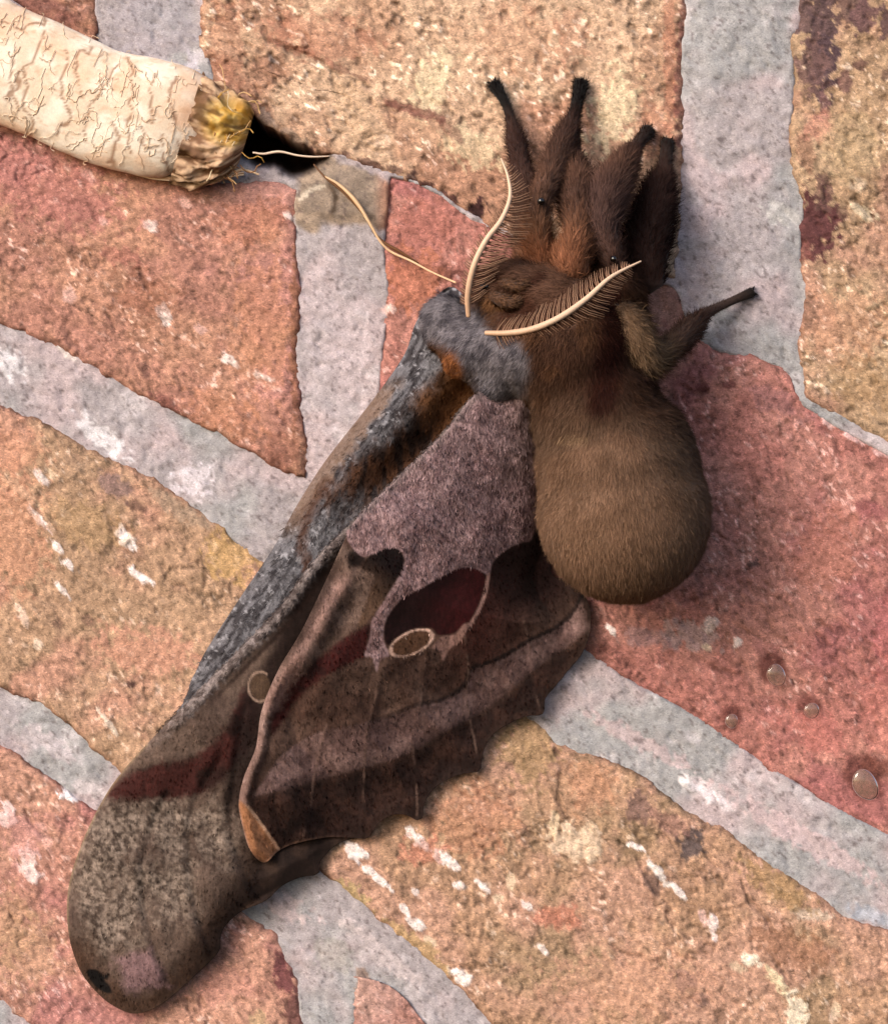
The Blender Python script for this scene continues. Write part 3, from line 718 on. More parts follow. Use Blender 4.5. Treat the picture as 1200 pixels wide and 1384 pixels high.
def far_c(x, y, d):
    dl = dline(x, y, LEFTE); dc = dline(x, y, COSTA)
    u_ = x * .55 - y * .83; v_ = x * .83 + y * .55
    n = fbm(u_ * .35, v_ * 1.3, 6, 122, 3)
    c = mix(lin(54, 51, 55), lin(104, 102, 108), sm(.34, .66, n))
    c = mix(c, lin(158, 156, 164), sm(.66, .76, fbm(x, y, 6, 123, 2)) * .7 * sm(4, 20, dc))
    # orange brown inner side of the fold
    inn = sm(-14, 22, 60 + (fbm(x, y, 30, 124, 2) - .5) * 30 - dc) * (1 - sm(640, 730, y)) * sm(430, 480, y)
    c = mix(c, mix(lin(74, 48, 34), lin(40, 27, 23), sm(.35, .6, fbm(x * 1.6, y * .4, 12, 125, 2))), inn)
    c = mix(c, lin(128, 86, 56), inn * (1 - sm(20, 60, np.hypot(x - 602, (y - 515) * .7))) * .8)
    tan = (1 - sm(14, 24, dl + (fbm(x, y, 12, 126, 2) - .5) * 14)) * sm(500, 540, y) * (1 - sm(680, 740, y))
    c = mix(c, lin(120, 98, 86), tan * .85)
    # streaks of brown showing near the lower part
    c = mix(c, lin(74, 48, 36), (1 - sm(4, 12, dline(x, y, cr([(440, 650), (410, 720), (418, 770)], 8)) + (n - .5) * 10)) * .7)
    return c
V, F, Cc, far_s = sheet(FAR, 2.0, far_h, far_c, .035)
mesh_obj('forewing', V, F, M_wing, moth, Cc)['label'] = 'far forewing, only its blue-grey leading edge showing'

# --- near forewing (long, down to the lower left)
FORE = cr([(690, 520), (640, 536), (602, 582), (541, 642), (482, 700), (424, 760), (380, 820), (322, 880), (262, 942), (214, 990), (168, 1040), (140, 1080), (112, 1138), (93, 1200), (93, 1260), (108, 1310), (132, 1342), (158, 1362), (186, 1370), (218, 1358), (252, 1330), (282, 1302), (295, 1288), (298, 1282), (299, 1264), (308, 1248), (328, 1231), (360, 1217), (382, 1197), (406, 1186), (426, 1183), (432, 1179), (431, 1170), (438, 1158), (458, 1140), (500, 1120), (560, 1040), (640, 900), (700, 700), (712, 600)], 5, True)
TAIL = cr([(93, 1200), (93, 1260), (108, 1310), (132, 1342), (158, 1362), (186, 1370), (218, 1358), (252, 1330), (282, 1302), (298, 1284), (302, 1258), (322, 1236), (350, 1214), (406, 1186), (434, 1181), (438, 1158), (458, 1140), (500, 1120)], 6)
MARG = cr([(357, 1166), (377, 1150), (400, 1140), (440, 1132), (470, 1132), (484, 1133), (498, 1132), (513, 1112), (532, 1101), (550, 1102), (564, 1109), (571, 1106), (574, 1086), (589, 1064), (618, 1048), (646, 1043), (650, 1038), (651, 1026), (657, 1007), (672, 988), (708, 969), (728, 967), (735, 962), (737, 944), (750, 928), (768, 906), (786, 884), (797, 856), (797, 822), (784, 798)], 5)
def fore_h(x, y, d):
    dc = dline(x, y, COSTA)
    tip = sm(560, 1300, y)
    h = np.interp(y, [520, 700, 980, 1100, 1370], [.98, .92, .70, .44, .22])
    roll = np.exp(-(dc / 16.0)) * np.interp(y, [900, 1060], [.02, .12])
    dm = np.minimum(dline(x, y, TAIL), dline(x, y, MARG))
    h = h - roll - .13 * np.exp(-dm / 30)
    h = h - .14 * sm(200, 420, dc)
    lower = sm(330, 480, x)
    h = h * (1 - lower) + lower * np.minimum(h, .02 + dm / 420)
    lo_ = .13 - .07 * lower
    h = .5 * (h + lo_ + np.sqrt((h - lo_) ** 2 + .002))          # never into the wall
    h = h + .03 * np.exp(-((dc - 9) / 9) ** 2) * (1 - sm(940, 1040, y))       # leading rib
    # troughs between the veins
    for vv in VEINF: 
        h = h - .012 * np.exp(-(dline(x, y, vv) / 5) ** 2) + .012 * np.exp(-(dline(x + 12, y, vv) / 7) ** 2)
    return h + (fbm(x, y, 60, 131, 2) - .5) * .07 + (fbm(x, y, 14, 132, 3) - .5) * .018
VEINF = [cr(v, 10) for v in ([(226, 1070), (196, 1150), (194, 1210), (206, 1270), (226, 1320)], [(300, 1020), (262, 1090), (256, 1150), (266, 1230), (288, 1290)], [(330, 960), (318, 1040), (312, 1120), (330, 1180), (350, 1212)])]
def fore_c(x, y, d):
    dc = dline(x, y, COSTA)
    n = fbm(x, y, 5, 133, 2)
    c = mix(lin(88, 73, 66), lin(108, 92, 83), sm(.35, .65, fbm(x, y, 50, 134, 3)))
    # mottled grey zone near the tip
    def blob(cx, cy, a, b, an): return streak(x, y, cx, cy, a, b, an, 135)
    mot = np.clip(sum((1 - sm(.25, 1.25, np.hypot((x - b[0]) / b[2], (y - b[1]) / b[3]) + (fbm(x, y, 22, 140, 3) - .5) * .9)) for b in [(165, 1115, 56, 44), (130, 1180, 40, 54), (232, 1110, 40, 54), (142, 1256, 46, 44), (240, 1200, 36, 60), (296, 1130, 32, 50), (180, 1200, 40, 60)]), 0, 1)
    c = mix(c, mix(lin(70, 60, 54), lin(168, 154, 142), sm(.22, .80, fbm(x, y, 4.6, 136, 3))), mot * .85)
    # dark red band
    band = cr([(142, 1078), (172, 1044), (212, 1030), (262, 1020), (302, 985), (330, 930), (352, 950), (340, 1010), (306, 1054), (268, 1076), (210, 1082), (176, 1084)], 8, True)
    sb = sdf(x, y, band) + (n - .5) * 10
    c = mix(c, mix(lin(68, 35, 32), lin(46, 27, 24), sm(.4, .6, fbm(x, y, 30, 137, 2))), sm(-5, 9, sb))
    # dark strip beside the fold of the hindwing
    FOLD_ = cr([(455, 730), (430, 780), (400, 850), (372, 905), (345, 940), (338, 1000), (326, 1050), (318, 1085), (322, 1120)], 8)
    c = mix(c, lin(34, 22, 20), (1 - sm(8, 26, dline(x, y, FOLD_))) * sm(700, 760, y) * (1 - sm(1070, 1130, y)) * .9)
    # leading rib: grey and cream scales
    rib = (1 - sm(11, 20, dc + (n - .5) * 12)) * (1 - sm(940, 1030, y))
    c = mix(c, mix(lin(100, 92, 92), lin(160, 152, 152), sm(.36, .66, fbm(x, y, 5, 138, 2))), rib * .85)
    c = mix(c, lin(44, 30, 26), (1 - sm(1, 5, np.abs(dc - 24))) * (1 - sm(900, 990, y)) * .75)
    for vv in VEINF: c = mix(c, c * .68, (1 - sm(1, 4, dline(x, y, vv))) * .5)
    # brown shading along the outer margin
    dm = dline(x, y, TAIL)
    c = mix(c, lin(70, 50, 38), (1 - sm(10, 46, dm + (fbm(x, y, 22, 139, 2) - .5) * 22)) * sm(1240, 1290, y + (x - 100) * .25) * .9)
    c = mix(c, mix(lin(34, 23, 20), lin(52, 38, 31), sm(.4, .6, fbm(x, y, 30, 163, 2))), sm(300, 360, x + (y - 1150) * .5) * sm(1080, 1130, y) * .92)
    # tip: lilac patch, black spot with a cream edge
    c = mix(c, lin(150, 122, 126), (1 - sm(.5, 1.15, np.maximum(np.abs(x - 190 - (y - 1312) * .4) / 34, np.abs(y - 1312 + (x - 190) * .25) / 30) + (fbm(x, y, 14, 149, 3) - .5) * .7)) * .85)
    bk = cr([(118, 1312), (130, 1311), (140, 1317), (148, 1316), (146, 1322), (141, 1324), (149, 1334), (150, 1342), (140, 1340), (126, 1329)], 2, True)
    c = mix(c, lin(16, 12, 12), sm(-2.0, 1.0, sdf(x, y, bk)))
    c = mix(c, lin(170, 150, 120), (1 - sm(0, 3.5, d)) * sm(92, 130, 1370 - y) * (x < 200) * .5)
    # pale ring
    rg = np.abs(np.hypot((x - 352) / .8, y - 928) - 20)
    c = mix(c, lin(176, 152, 136), (1 - sm(.6, 2.6, rg + (n - .5) * 1.5)) * (x < 362) * .8)
    c = mix(c, lin(92, 74, 60), (1 - sm(16, 18, np.hypot((x - 352) / .8, y - 928))))
    st = fbm(x * 1.6, y * .28, 3.4, 150, 2)
    return c * (1 + (n[:, None] - .5) * .35) * (1 + (st[:, None] - .5) * .6) * .76 * np.array([1.03, .95, .94])
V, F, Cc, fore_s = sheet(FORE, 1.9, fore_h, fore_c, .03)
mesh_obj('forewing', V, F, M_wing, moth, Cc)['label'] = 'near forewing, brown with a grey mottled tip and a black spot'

# --- hindwing over it
HIND = cr([(694, 516), (640, 536), (604, 582), (543, 642), (484, 700), (466, 730), (442, 782), (408, 852), (376, 906), (354, 960), (346, 1010), (330, 1050), (323, 1085), (328, 1116), (338, 1148), (357, 1166), (377, 1150), (400, 1140), (440, 1132), (470, 1132), (484, 1133), (498, 1132), (513, 1112), (532, 1101), (550, 1102), (564, 1109), (571, 1106), (574, 1086), (589, 1064), (618, 1048), (646, 1043), (650, 1038), (651, 1026), (657, 1007), (672, 988), (708, 969), (728, 967), (735, 962), (737, 944), (750, 928), (768, 906), (786, 884), (797, 856), (797, 822), (784, 798), (764, 784), (744, 770), (760, 700), (770, 600), (740, 530)], 4, True)
FOLD = cr([(482, 700), (466, 730), (442, 782), (408, 852), (376, 906), (354, 960), (346, 1010), (330, 1050), (323, 1085), (328, 1116), (338, 1148), (357, 1166)], 5)
VEINH = [cr(v, 10) for v in ([(628, 860), (633, 905), (631, 950), (641, 1000), (647, 1036)], [(708, 840), (714, 868), (722, 905), (724, 935), (730, 960)], [(575, 890), (569, 945), (558, 1000), (562, 1050), (564, 1102)], [(512, 908), (508, 940), (496, 990), (492, 1050), (488, 1125)], [(446, 960), (436, 1000), (424, 1050), (420, 1090), (410, 1132)], [(520, 890), (505, 960)], [(430, 760), (395, 860)])]
WAVE = cr([(786, 806), (770, 832), (746, 851), (714, 866), (684, 885), (656, 897), (636, 904), (630, 922), (614, 937), (592, 947), (562, 953), (527, 968), (478, 981), (438, 988), (408, 1001), (378, 1024)], 5)
BAND = cr([(797, 848), (770, 872), (726, 902), (690, 932), (645, 966), (600, 990), (561, 1014), (500, 1036), (438, 1052), (380, 1068), (340, 1078)], 5)
LAV = cr([(694, 514), (640, 532), (604, 578), (541, 638), (478, 700), (468, 722), (478, 742), (490, 752), (503, 749), (523, 740), (540, 743), (547, 757), (541, 776), (528, 798), (514, 820), (503, 838), (500, 860), (493, 886), (503, 888), (509, 908), (514, 890), (526, 886), (520, 870), (518, 855), (521, 840), (530, 824), (546, 807), (569, 795), (592, 782), (615, 770), (634, 767), (650, 772), (661, 777), (664, 764), (670, 754), (685, 742), (703, 733), (716, 731), (722, 716), (730, 690), (730, 520)], 3, True)
SPOT = cr([(519, 858), (521, 841), (530, 824), (546, 807), (569, 795), (592, 782), (615, 770), (634, 767), (650, 773), (655, 784), (651, 801), (645, 820), (634, 839), (624, 851), (607, 857), (592, 858), (585, 850), (570, 848), (552, 852), (534, 864), (524, 872)], 3, True)
LENS = cr([(487, 766), (503, 749), (523, 740), (540, 743), (547, 757), (541, 776), (528, 798), (514, 820), (498, 838), (484, 846), (500, 800), (506, 778)], 3, True)
STRIPE = cr([(502, 842), (500, 862), (492, 886), (470, 898), (430, 922), (398, 950), (374, 990), (364, 985), (380, 940), (420, 898), (462, 864)], 4, True)
TRI = cr([(586, 872), (598, 860), (614, 857), (628, 843), (634, 845), (622, 866), (607, 878), (599, 893), (594, 880), (584, 876)], 3, True)
def hind_h(x, y, d):
    dm = dline(x, y, MARG); df = dline(x, y, FOLD); dc = dline(x, y, COSTA)
    h = .06 + 1.06 * (1 - np.exp(-(dm / 175) ** 1.45))
    h = h * np.interp(y, [520, 900, 1160], [1.0, 1.0, .92])
    lim = fore_h(x, y, np.full(x.shape, 30.0))
    h = np.maximum(h, lim + .045)
    h = h + .05 * np.exp(-((df - 9) / 9) ** 2) * sm(860, 920, y) + .05 * np.exp(-((df - 26) / 16) ** 2) * sm(750, 800, y) * (1 - sm(880, 930, y))             # rolled lip
    h = h - .06 * np.exp(-((df - 40) / 16) ** 2) * sm(760, 860, y)
    for vv in VEINH: h = h + .007 * np.exp(-(dline(x, y, vv) / 5) ** 2)
    h = h + .02 * np.exp(-(dline(x, y, WAVE) / 9) ** 2)
    # pleats towards the outer margin
    h = h + .035 * np.sin((x * .8 - y * .35) / 17.0) * np.exp(-dm / 70)
    # dips down beside the abdomen
    h = h - .28 * sm(700, 775, x) * (1 - sm(770, 860, y))
    h = h + (fbm(x, y, 60, 141, 2) - .5) * .09 + (fbm(x, y, 13, 142, 3) - .5) * .016
    return np.maximum(h, lim + .035)
def hind_c(x, y, d):
    n = fbm(x, y, 5, 143, 2); nn = fbm(x, y, 24, 144, 3)
    dm = dline(x, y, MARG); df = dline(x, y, FOLD)
    c = mix(lin(78, 59, 51), lin(96, 77, 68), sm(.35, .65, fbm(x, y, 44, 145, 3)))
    # dark towards the spots
    c = mix(c, lin(62, 30, 26), (1 - sm(10, 110, np.abs(sdf(x, y, SPOT)))) * sm(570, 660, x) * .9)
    c = mix(c, lin(32, 16, 16), (1 - sm(30, 118, np.hypot((x - 708) * .9, (y - 762) * 1.0 - (x - 708) * .3))) * .98)
    # outside the wave line: pink grey band, then dark brown edge
    sw = sdf(x, y, np.concatenate([WAVE, BAND[::-1]]))
    c = mix(c, mix(lin(124, 101, 98), lin(150, 126, 122), sm(.4, .62, nn)), sm(-3, 3, sw) * .95)
    edge = sdf(x, y, np.concatenate([BAND, MARG]))
    c = mix(c, mix(lin(42, 28, 25), lin(58, 40, 34), sm(.4, .65, nn)), sm(-18, 10, edge + (n - .5) * 8))
    side = (x > 0)
    c = mix(c, lin(24, 15, 14), (1 - sm(1.0, 5.0, dline(x, y, WAVE) + (n - .5) * 2.5)) * sm(400, 640, x) * .9)
    # taupe lobe along the fold
    lobe = cr([(470, 742), (500, 752), (506, 778), (500, 800), (484, 846), (440, 880), (400, 916), (378, 950), (360, 960), (374, 904), (402, 850), (432, 780), (456, 735)], 4, True)
    c = mix(c, mix(lin(100, 83, 74), lin(122, 104, 94), sm(.4, .6, nn)), sm(-4, 5, sdf(x, y, lobe)) * (1 - sm(860, 930, y)))
    c = mix(c, lin(24, 14, 13), (1 - sm(.6, 1.15, np.hypot((x - 481) / 15, (y - 755) / 14))) * .95)
    # dark lens with warm brown lower end
    sl = sdf(x, y, LENS)
    lc = mix(lin(20, 9, 10), lin(96, 76, 62), sm(22, 95, -(x - 545) * .62 + (y - 748) * .78))
    c = mix(c, lc, sm(-2, 2, sl))
    c = mix(c, mix(lin(62, 26, 25), lin(42, 20, 19), sm(.4, .6, nn)), sm(-3, 5, sdf(x, y, STRIPE) + (n - .5) * 6))
    # lilac base
    lav = mix(lin(156, 129, 133), lin(176, 150, 154), sm(.35, .65, fbm(x, y, 40, 146, 3)))
    lav = mix(lav, lin(160, 128, 124), (1 - sm(12, 60, dline(x, y, cr([(490, 730), (560, 752), (610, 760), (520, 850)], 8)))) * .55)
    lav = mix(lav, lin(88, 72, 62), sm(655, 715, x) * (1 - sm(600, 700, y)) * .7)
    lav = mix(lav, mix(lin(84, 72, 76), lin(176, 160, 164), sm(.38, .62, fbm(x, y, 5.5, 147, 2))), .42)
    c = mix(c, lav, sm(-1.6, 1.6, sdf(x, y, LAV)))
    c = mix(c, mix(lin(30, 10, 12), lin(60, 15, 18), sm(560, 650, x + (y - 800) * .3 + (nn - .5) * 40)), sm(-1.5, 1.5, sdf(x, y, SPOT)))
    c = mix(c, lin(160, 130, 122), 1 - sm(1.2, 3.2, dline(x, y, cr([(660, 776), (656, 800), (648, 822), (636, 843), (626, 852)], 5))))
    c = mix(c, lin(140, 112, 104), sm(-1.5, 1.2, sdf(x, y, TRI)))
    # eye ring
    a = math.radians(-24); u = (x - 556) * math.cos(a) + (y - 869) * math.sin(a); v = -(x - 556) * math.sin(a) + (y - 869) * math.cos(a)
    r = np.hypot(u / 30.0, v / 14.5)
    c = mix(c, lin(90, 66, 50), 1 - sm(.9, 1.0, r))
    c = mix(c, lin(236, 204, 186), (1 - sm(.03, .12, np.abs(r - 1.0 + (n - .5) * .10))) * (.65 + .35 * sm(-10, 10, (x - 556) - (y - 869) * 2 + 8)))
    # veins
    for vv in VEINH[:6]: c = mix(c, lin(140, 116, 104), (1 - sm(.7, 2.2, dline(x, y, vv))) * .5 * sm(.3, .7, fbm(x, y, 22, 159, 2)))
    # the rolled lip: pale pinkish, ending in a tan flap
    lip = (1 - sm(4, 15, df + (n - .5) * 10)) * sm(880, 950, y)
    c = mix(c, mix(lin(176, 152, 144), lin(144, 120, 112), sm(.4, .6, nn)), lip * .9)
    strk = dline(x, y, cr([(478, 762), (452, 800), (430, 838), (408, 880), (388, 918), (368, 952)], 6))
    c = mix(c, lin(160, 132, 124), (1 - sm(3, 17, strk + (n - .5) * 12)) * sm(760, 800, y) * .8)
    c = mix(c, lin(50, 36, 32), (1 - sm(2, 12, np.abs(df - 3))) * sm(740, 780, y) * (1 - sm(860, 910, y)) * .7)
    flap = cr([(322, 1086), (332, 1088), (352, 1112), (377, 1148), (360, 1168), (338, 1150)], 4, True)
    c = mix(c, lin(168, 122, 88), sm(-2, 3, sdf(x, y, flap)))
    c = mix(c, lin(206, 172, 144), (1 - sm(1, 3, dline(x, y, cr([(334, 1088), (352, 1112), (377, 1148)], 5)))) * .8)
    c = mix(c, lin(128, 100, 84), (1 - sm(1, 3.5, dm)) * (1 - sm(380, 480, x)) * .7)
    c = mix(c, c * .55, (1 - sm(2, 22, dm)) * sm(430, 500, x) * .8)
    c = mix(c, lin(146, 136, 136), (1 - sm(2, 12, dline(x, y, COSTA) + (n - .5) * 10)) * (1 - sm(700, 730, y)) * .7)
    st = fbm(x * 1.6, y * .28, 3.4, 150, 2)
    return c * (1 + (n[:, None] - .5) * .32) * (1 + (st[:, None] - .5) * .7) * .78 * np.array([1.05, .94, .94])
V, F, Cc, hind_s = sheet(HIND, 1.7, hind_h, hind_c, .03)
mesh_obj('hindwing', V, F, M_wing, moth, Cc)

# --- body: one continuous surface from overlapping masses
def ellip(px, py, h, a, b, c, ang=0, n=28):
    th = np.linspace(0, np.pi, n)[:, None]; ph = np.linspace(0, 2 * np.pi, n * 2, endpoint=False)[None]
    u = np.sin(th) * np.cos(ph) * a * S; v = np.cos(th) * b * S + 0 * ph; w = np.sin(th) * np.sin(ph) * c
    t = math.radians(ang)
    X = u * math.cos(t) - v * math.sin(t); Z = u * math.sin(t) + v * math.cos(t)
    o = P(px, py, h)
    return np.stack([o[0] + X, o[1] - w, o[2] + Z], -1).reshape(-1, 3), [gridfaces(n, 2 * n, 0, True)]
MASS = [(843, 694, .92, 112, 116, .72, 10), (836, 640, .91, 106, 118, .70, 14), (806, 560, .88, 84, 100, .62, 16),      # abdomen
        (770, 480, .92, 86, 84, .60, 0), (726, 470, .98, 70, 62, .50, 0), (745, 410, .86, 72, 52, .45, 10),                # thorax
        (652, 466, .90, 60, 44, .28, 30), (606, 440, .68, 38, 42, .24, 30), (672, 508, .86, 36, 40, .24, 0),               # shoulders
        (690, 392, .92, 52, 38, .32, 12), (662, 402, .98, 30, 30, .24, 0), (820, 400, .72, 50, 48, .40, 0)]                # head, breast
bv = []; bf = []; n0 = 0
for m_ in MASS:
    v, f = ellip(*m_); bv.append(v); bf.append(f[0] + n0); n0 += len(v)
tmp = mesh_obj('tmp', np.concatenate(bv), [np.concatenate(bf)])
rm = tmp.modifiers.new('r', 'REMESH'); rm.mode = 'VOXEL'; rm.voxel_size = 0.035
smo = tmp.modifiers.new('s', 'SMOOTH'); smo.factor = .5; smo.iterations = 26
bpy.context.view_layer.update()
dg = bpy.context.evaluated_depsgraph_get()
bm_ = bpy.data.meshes.new_from_object(tmp.evaluated_get(dg))
bpy.data.objects.remove(tmp)
nv = len(bm_.vertices)
co = np.zeros(nv * 3, np.float32); bm_.vertices.foreach_get('co', co); co = co.reshape(-1, 3).astype(float)
bm_.calc_loop_triangles()
tri = np.zeros(len(bm_.loop_triangles) * 3, np.int32); bm_.loop_triangles.foreach_get('vertices', tri); tri = tri.reshape(-1, 3)
def vnormals(co, tri):
    fn = np.cross(co[tri[:, 1]] - co[tri[:, 0]], co[tri[:, 2]] - co[tri[:, 0]])
    vn = np.zeros_like(co)
    for k in range(3): np.add.at(vn, tri[:, k], fn)
    return vn / (np.linalg.norm(vn, axis=1, keepdims=True) + 1e-12)
def unP(p):
    h = -p[..., 1]; k = 1 - h / D
    return p[..., 0] / (S * k) + 600, 692 - p[..., 2] / (S * k), h
WARM = np.array([1.13, 1.03, 1.0])
def body_col(p):
    return body_col_(p) * WARM
def body_col_(p):
    x, y, h = unP(p)
    n = fbm(x, y + h * 90, 26, 151, 3)
    c = mix(lin(124, 100, 83), lin(110, 88, 72), sm(.35, .65, n))                       # abdomen
    c = mix(c, lin(92, 76, 64), sm(.45, .6, fbm(x, y, 60, 152, 2)) * (1 - sm(560, 700, y)) * .8)  # upper abdomen painted darker for the shade of the thorax fur
    c = mix(c, lin(142, 116, 96), sm(640, 780, y) * .6)  # lower end painted lighter, its light put into the fur colour
    c = mix(c, lin(68, 48, 39), (1 - sm(500, 600, y + (n - .5) * 60 - (x - 780) * .15)) * .9)        # breast
    c = mix(c, lin(92, 66, 48), sm(.5, .65, fbm(x, y, 30, 153, 2)) * (1 - sm(480, 600, y)) * .6)
    c = mix(c, lin(98, 74, 62), (1 - sm(392, 446, y + (n - .5) * 30)) * (1 - sm(770, 800, x)))                         # head
    # dark line between head parts
    c = mix(c, lin(44, 24, 20), (1 - sm(3, 9, dline(x, y, cr([(650, 370), (680, 376), (706, 390), (740, 372)], 6)))) * .8)
    c = mix(c, lin(54, 30, 22), (1 - sm(8, 22, dline(x, y, cr([(688, 420), (712, 406), (722, 420)], 6)))) * .7)
    c = mix(c, lin(150, 112, 78), (1 - sm(.6, 1, np.hypot((x - 670) / 22, (y - 408) / 14))) * .6)
    c = mix(c, lin(44, 20, 20), (1 - sm(8, 30, dline(x, y, cr([(826, 400), (824, 450), (818, 500), (812, 540)], 6)))) * .8)
    # grey collar and shoulders
    GREY = cr([(622, 384), (640, 410), (660, 448), (706, 458), (716, 490), (708, 530), (690, 548), (650, 540), (632, 500), (610, 470), (586, 455), (556, 470), (540, 440), (580, 390)], 6, True)
    g = sm(-8, 10, sdf(x, y, GREY) + (n - .5) * 22)
    c = mix(c, mix(lin(78, 77, 85), lin(130, 129, 138), sm(.3, .7, fbm(x, y, 9, 154, 3))), g)
    # rust tuft in the fork of the wings
    c = mix(c, mix(lin(150, 100, 64), lin(98, 62, 40), sm(.4, .6, fbm(x * 2, y * .5, 10, 155, 2))), (1 - sm(.7, 1.1, np.hypot((x - 604 + (y - 510) * .15) / 24, (y - 512) / 44))))
    c = mix(c, lin(176, 150, 118), (1 - sm(.6, 1.1, np.hypot((x - 775) / 22, (y - 590) / 9) + (n - .5))) * .22)  # faint highlight on the abdomen, painted into the fur colour
    return c
def body_dir(p, nrm):
    """combed direction of the fur"""
    x, y, h = unP(p)
    dx = np.where(y < 560, -.25 + (x - 770) * .004, (x - 830) * .002); dy = np.ones_like(x)
    head = (y < 440) & (x < 780)
    dx = np.where(head, -.6, dx); dy = np.where(head, .2, dy)
    g = (x < 700) & (y > 400) & (y < 560)
    dx = np.where(g, -.7, dx); dy = np.where(g, .8, dy)
    d = np.stack([dx, 0 * dx, -dy], -1)
    d = d - nrm * (d * nrm).sum(-1, keepdims=True)
    return d / (np.linalg.norm(d, axis=-1, keepdims=True) + 1e-9)
vn = vnormals(co, tri)
body = mesh_obj('body', co, [tri], M_skin, moth, body_col(co) * .75)
bpy.data.meshes.remove(bm_)

def sample(co, tri, n):
    a = co[tri[:, 0]]; b = co[tri[:, 1]]; c = co[tri[:, 2]]
    ar = np.linalg.norm(np.cross(b - a, c - a), axis=1)
    i = rng.choice(len(tri), n, p=ar / ar.sum())
    u, v = rng.random(n), rng.random(n); m = u + v > 1; u[m] = 1 - u[m]; v[m] = 1 - v[m]
    p = a[i] + u[:, None] * (b[i] - a[i]) + v[:, None] * (c[i] - a[i])
    return p, i, u, v
def fur(name, p, nrm, comb, length, width, col, parent, lift=.55, jit=.35, njit=.3, curl=.25):
    k = nrm[:, 1] < .45
    p, nrm, comb, col = p[k], nrm[k], comb[k], col[k]
    if np.ndim(length): length = length[k]
    n = len(p)
    d0 = comb + nrm * lift + rng.normal(0, jit, (n, 3))
    d0 /= np.linalg.norm(d0, axis=1, keepdims=True)
    d1 = d0 + (comb - nrm * .2) * curl + rng.normal(0, jit * .5, (n, 3)); d1 /= np.linalg.norm(d1, axis=1, keepdims=True)
    w = np.cross(d0, nrm + rng.normal(0, .4, (n, 3))); w /= np.linalg.norm(w, axis=1, keepdims=True) + 1e-9
    L = (length * (.55 + .75 * rng.random(n)))[:, None] if np.ndim(length) == 0 else (length * (.55 + .75 * rng.random(n)))[:, None]
    W = width * (.6 + .8 * rng.random(n))[:, None]
    b = p - nrm * .01
    mid = b + d0 * L * .55; tip = mid + d1 * L * .45
    V = np.stack([b - w * W, b + w * W, mid - w * W * .7, mid + w * W * .7, tip], 1).reshape(-1, 3)
    k = np.arange(n)[:, None] * 5
    q = np.concatenate([k, k + 1, k + 3, k + 2], 1); t = np.concatenate([k + 2, k + 3, k + 4], 1)
    cj = col * (.68 + .64 * rng.random((n, 1)))
    cc = np.repeat(cj[:, None], 5, 1); cc[:, :2] *= .8; cc[:, 4] *= 1.15
    N = nrm + rng.normal(0, njit, (n, 3)); N[:, 1] = np.minimum(N[:, 1], -.12); N /= np.linalg.norm(N, axis=1, keepdims=True)
    o = mesh_obj(name, V, [q, t], M_fur, parent, cc.reshape(-1, 3), True, {'nrm': np.repeat(N[:, None], 5, 1).reshape(-1, 3)})
    o['kind'] = 'stuff'
    return o
n = 300000
p, i, u, v = sample(co, tri, n)
nn_ = vn[tri[i, 0]] * (1 - u - v)[:, None] + vn[tri[i, 1]] * u[:, None] + vn[tri[i, 2]] * v[:, None]
nn_ /= np.linalg.norm(nn_, axis=1, keepdims=True)
keep = p[:, 1] < -0.25
p, nn_ = p[keep], nn_[keep]
x, y, h = unP(p)
Ln = np.where(y > 590, 10, np.where(y > 480, 14, 16)) * np.where((x < 720) & (y > 400), .6, 1) * (.7 + .7 * fbm(x, y, 25, 158, 3)) * S
fur('fur', p, nn_, body_dir(p, nn_), Ln, .32 * S, body_col(p), body, lift=.38, jit=.3, njit=.2)

# fuzz on the grey leading edges and the lilac base of the wings
def wing_fuzz(s, n, cond, length, width, comb, parent, zf, lift=.5, jit=.35, bright=1.0):
    x, y, h, c, d = s
    m = np.where(cond(x, y, d))[0]
    i = rng.choice(m, n)
    xx = x[i] + rng.normal(0, 1.2, n); yy = y[i] + rng.normal(0, 1.2, n)
    e = 3.0; dd = np.full(n, 30.0)
    P0 = P(xx, yy, h[i] + .004)
    gxn = P(xx + e, yy, zf(xx + e, yy, dd)) - P(xx - e, yy, zf(xx - e, yy, dd)); gyn = P(xx, yy + e, zf(xx, yy + e, dd)) - P(xx, yy - e, zf(xx, yy - e, dd))
    N = np.cross(gyn, gxn); N /= np.linalg.norm(N, axis=1, keepdims=True); N[N[:, 1] > 0] *= -1
    cb = np.stack([np.full(n, comb[0]), np.zeros(n), np.full(n, -comb[1])], -1); cb /= np.linalg.norm(cb, axis=1, keepdims=True)
    cb = cb - N * (cb * N).sum(1, keepdims=True)
    return fur('fuzz', P0, N, cb, length * S, width * S, c[i] * bright, parent, lift, jit)
wings = [o for o in bpy.data.objects if o.parent == moth and o.name.split('.')[0] in ('forewing', 'hindwing')]
W_far, W_near = [o for o in wings if o.name.startswith('forewing')]
if 'far' not in W_far['label']: W_far, W_near = W_near, W_far
W_hind = [o for o in wings if o.name.startswith('hind')][0]
wing_fuzz(far_s, 15000, lambda x, y, d: d > 3, 8, .55, (-.5, .8), W_far, far_h, lift=.2, bright=1.0)
wing_fuzz(fore_s, 9000, lambda x, y, d: (dline(x, y, COSTA) < 15) & (y < 990), 5, .6, (-.6, .8), W_near, fore_h, lift=.2, bright=1.05)
wing_fuzz(hind_s, 26000, lambda x, y, d: (sdf(x, y, LAV) > 3) & (x < 735), 6.5, .6, (-.15, 1), W_hind, hind_h, lift=.3, bright=1.1)
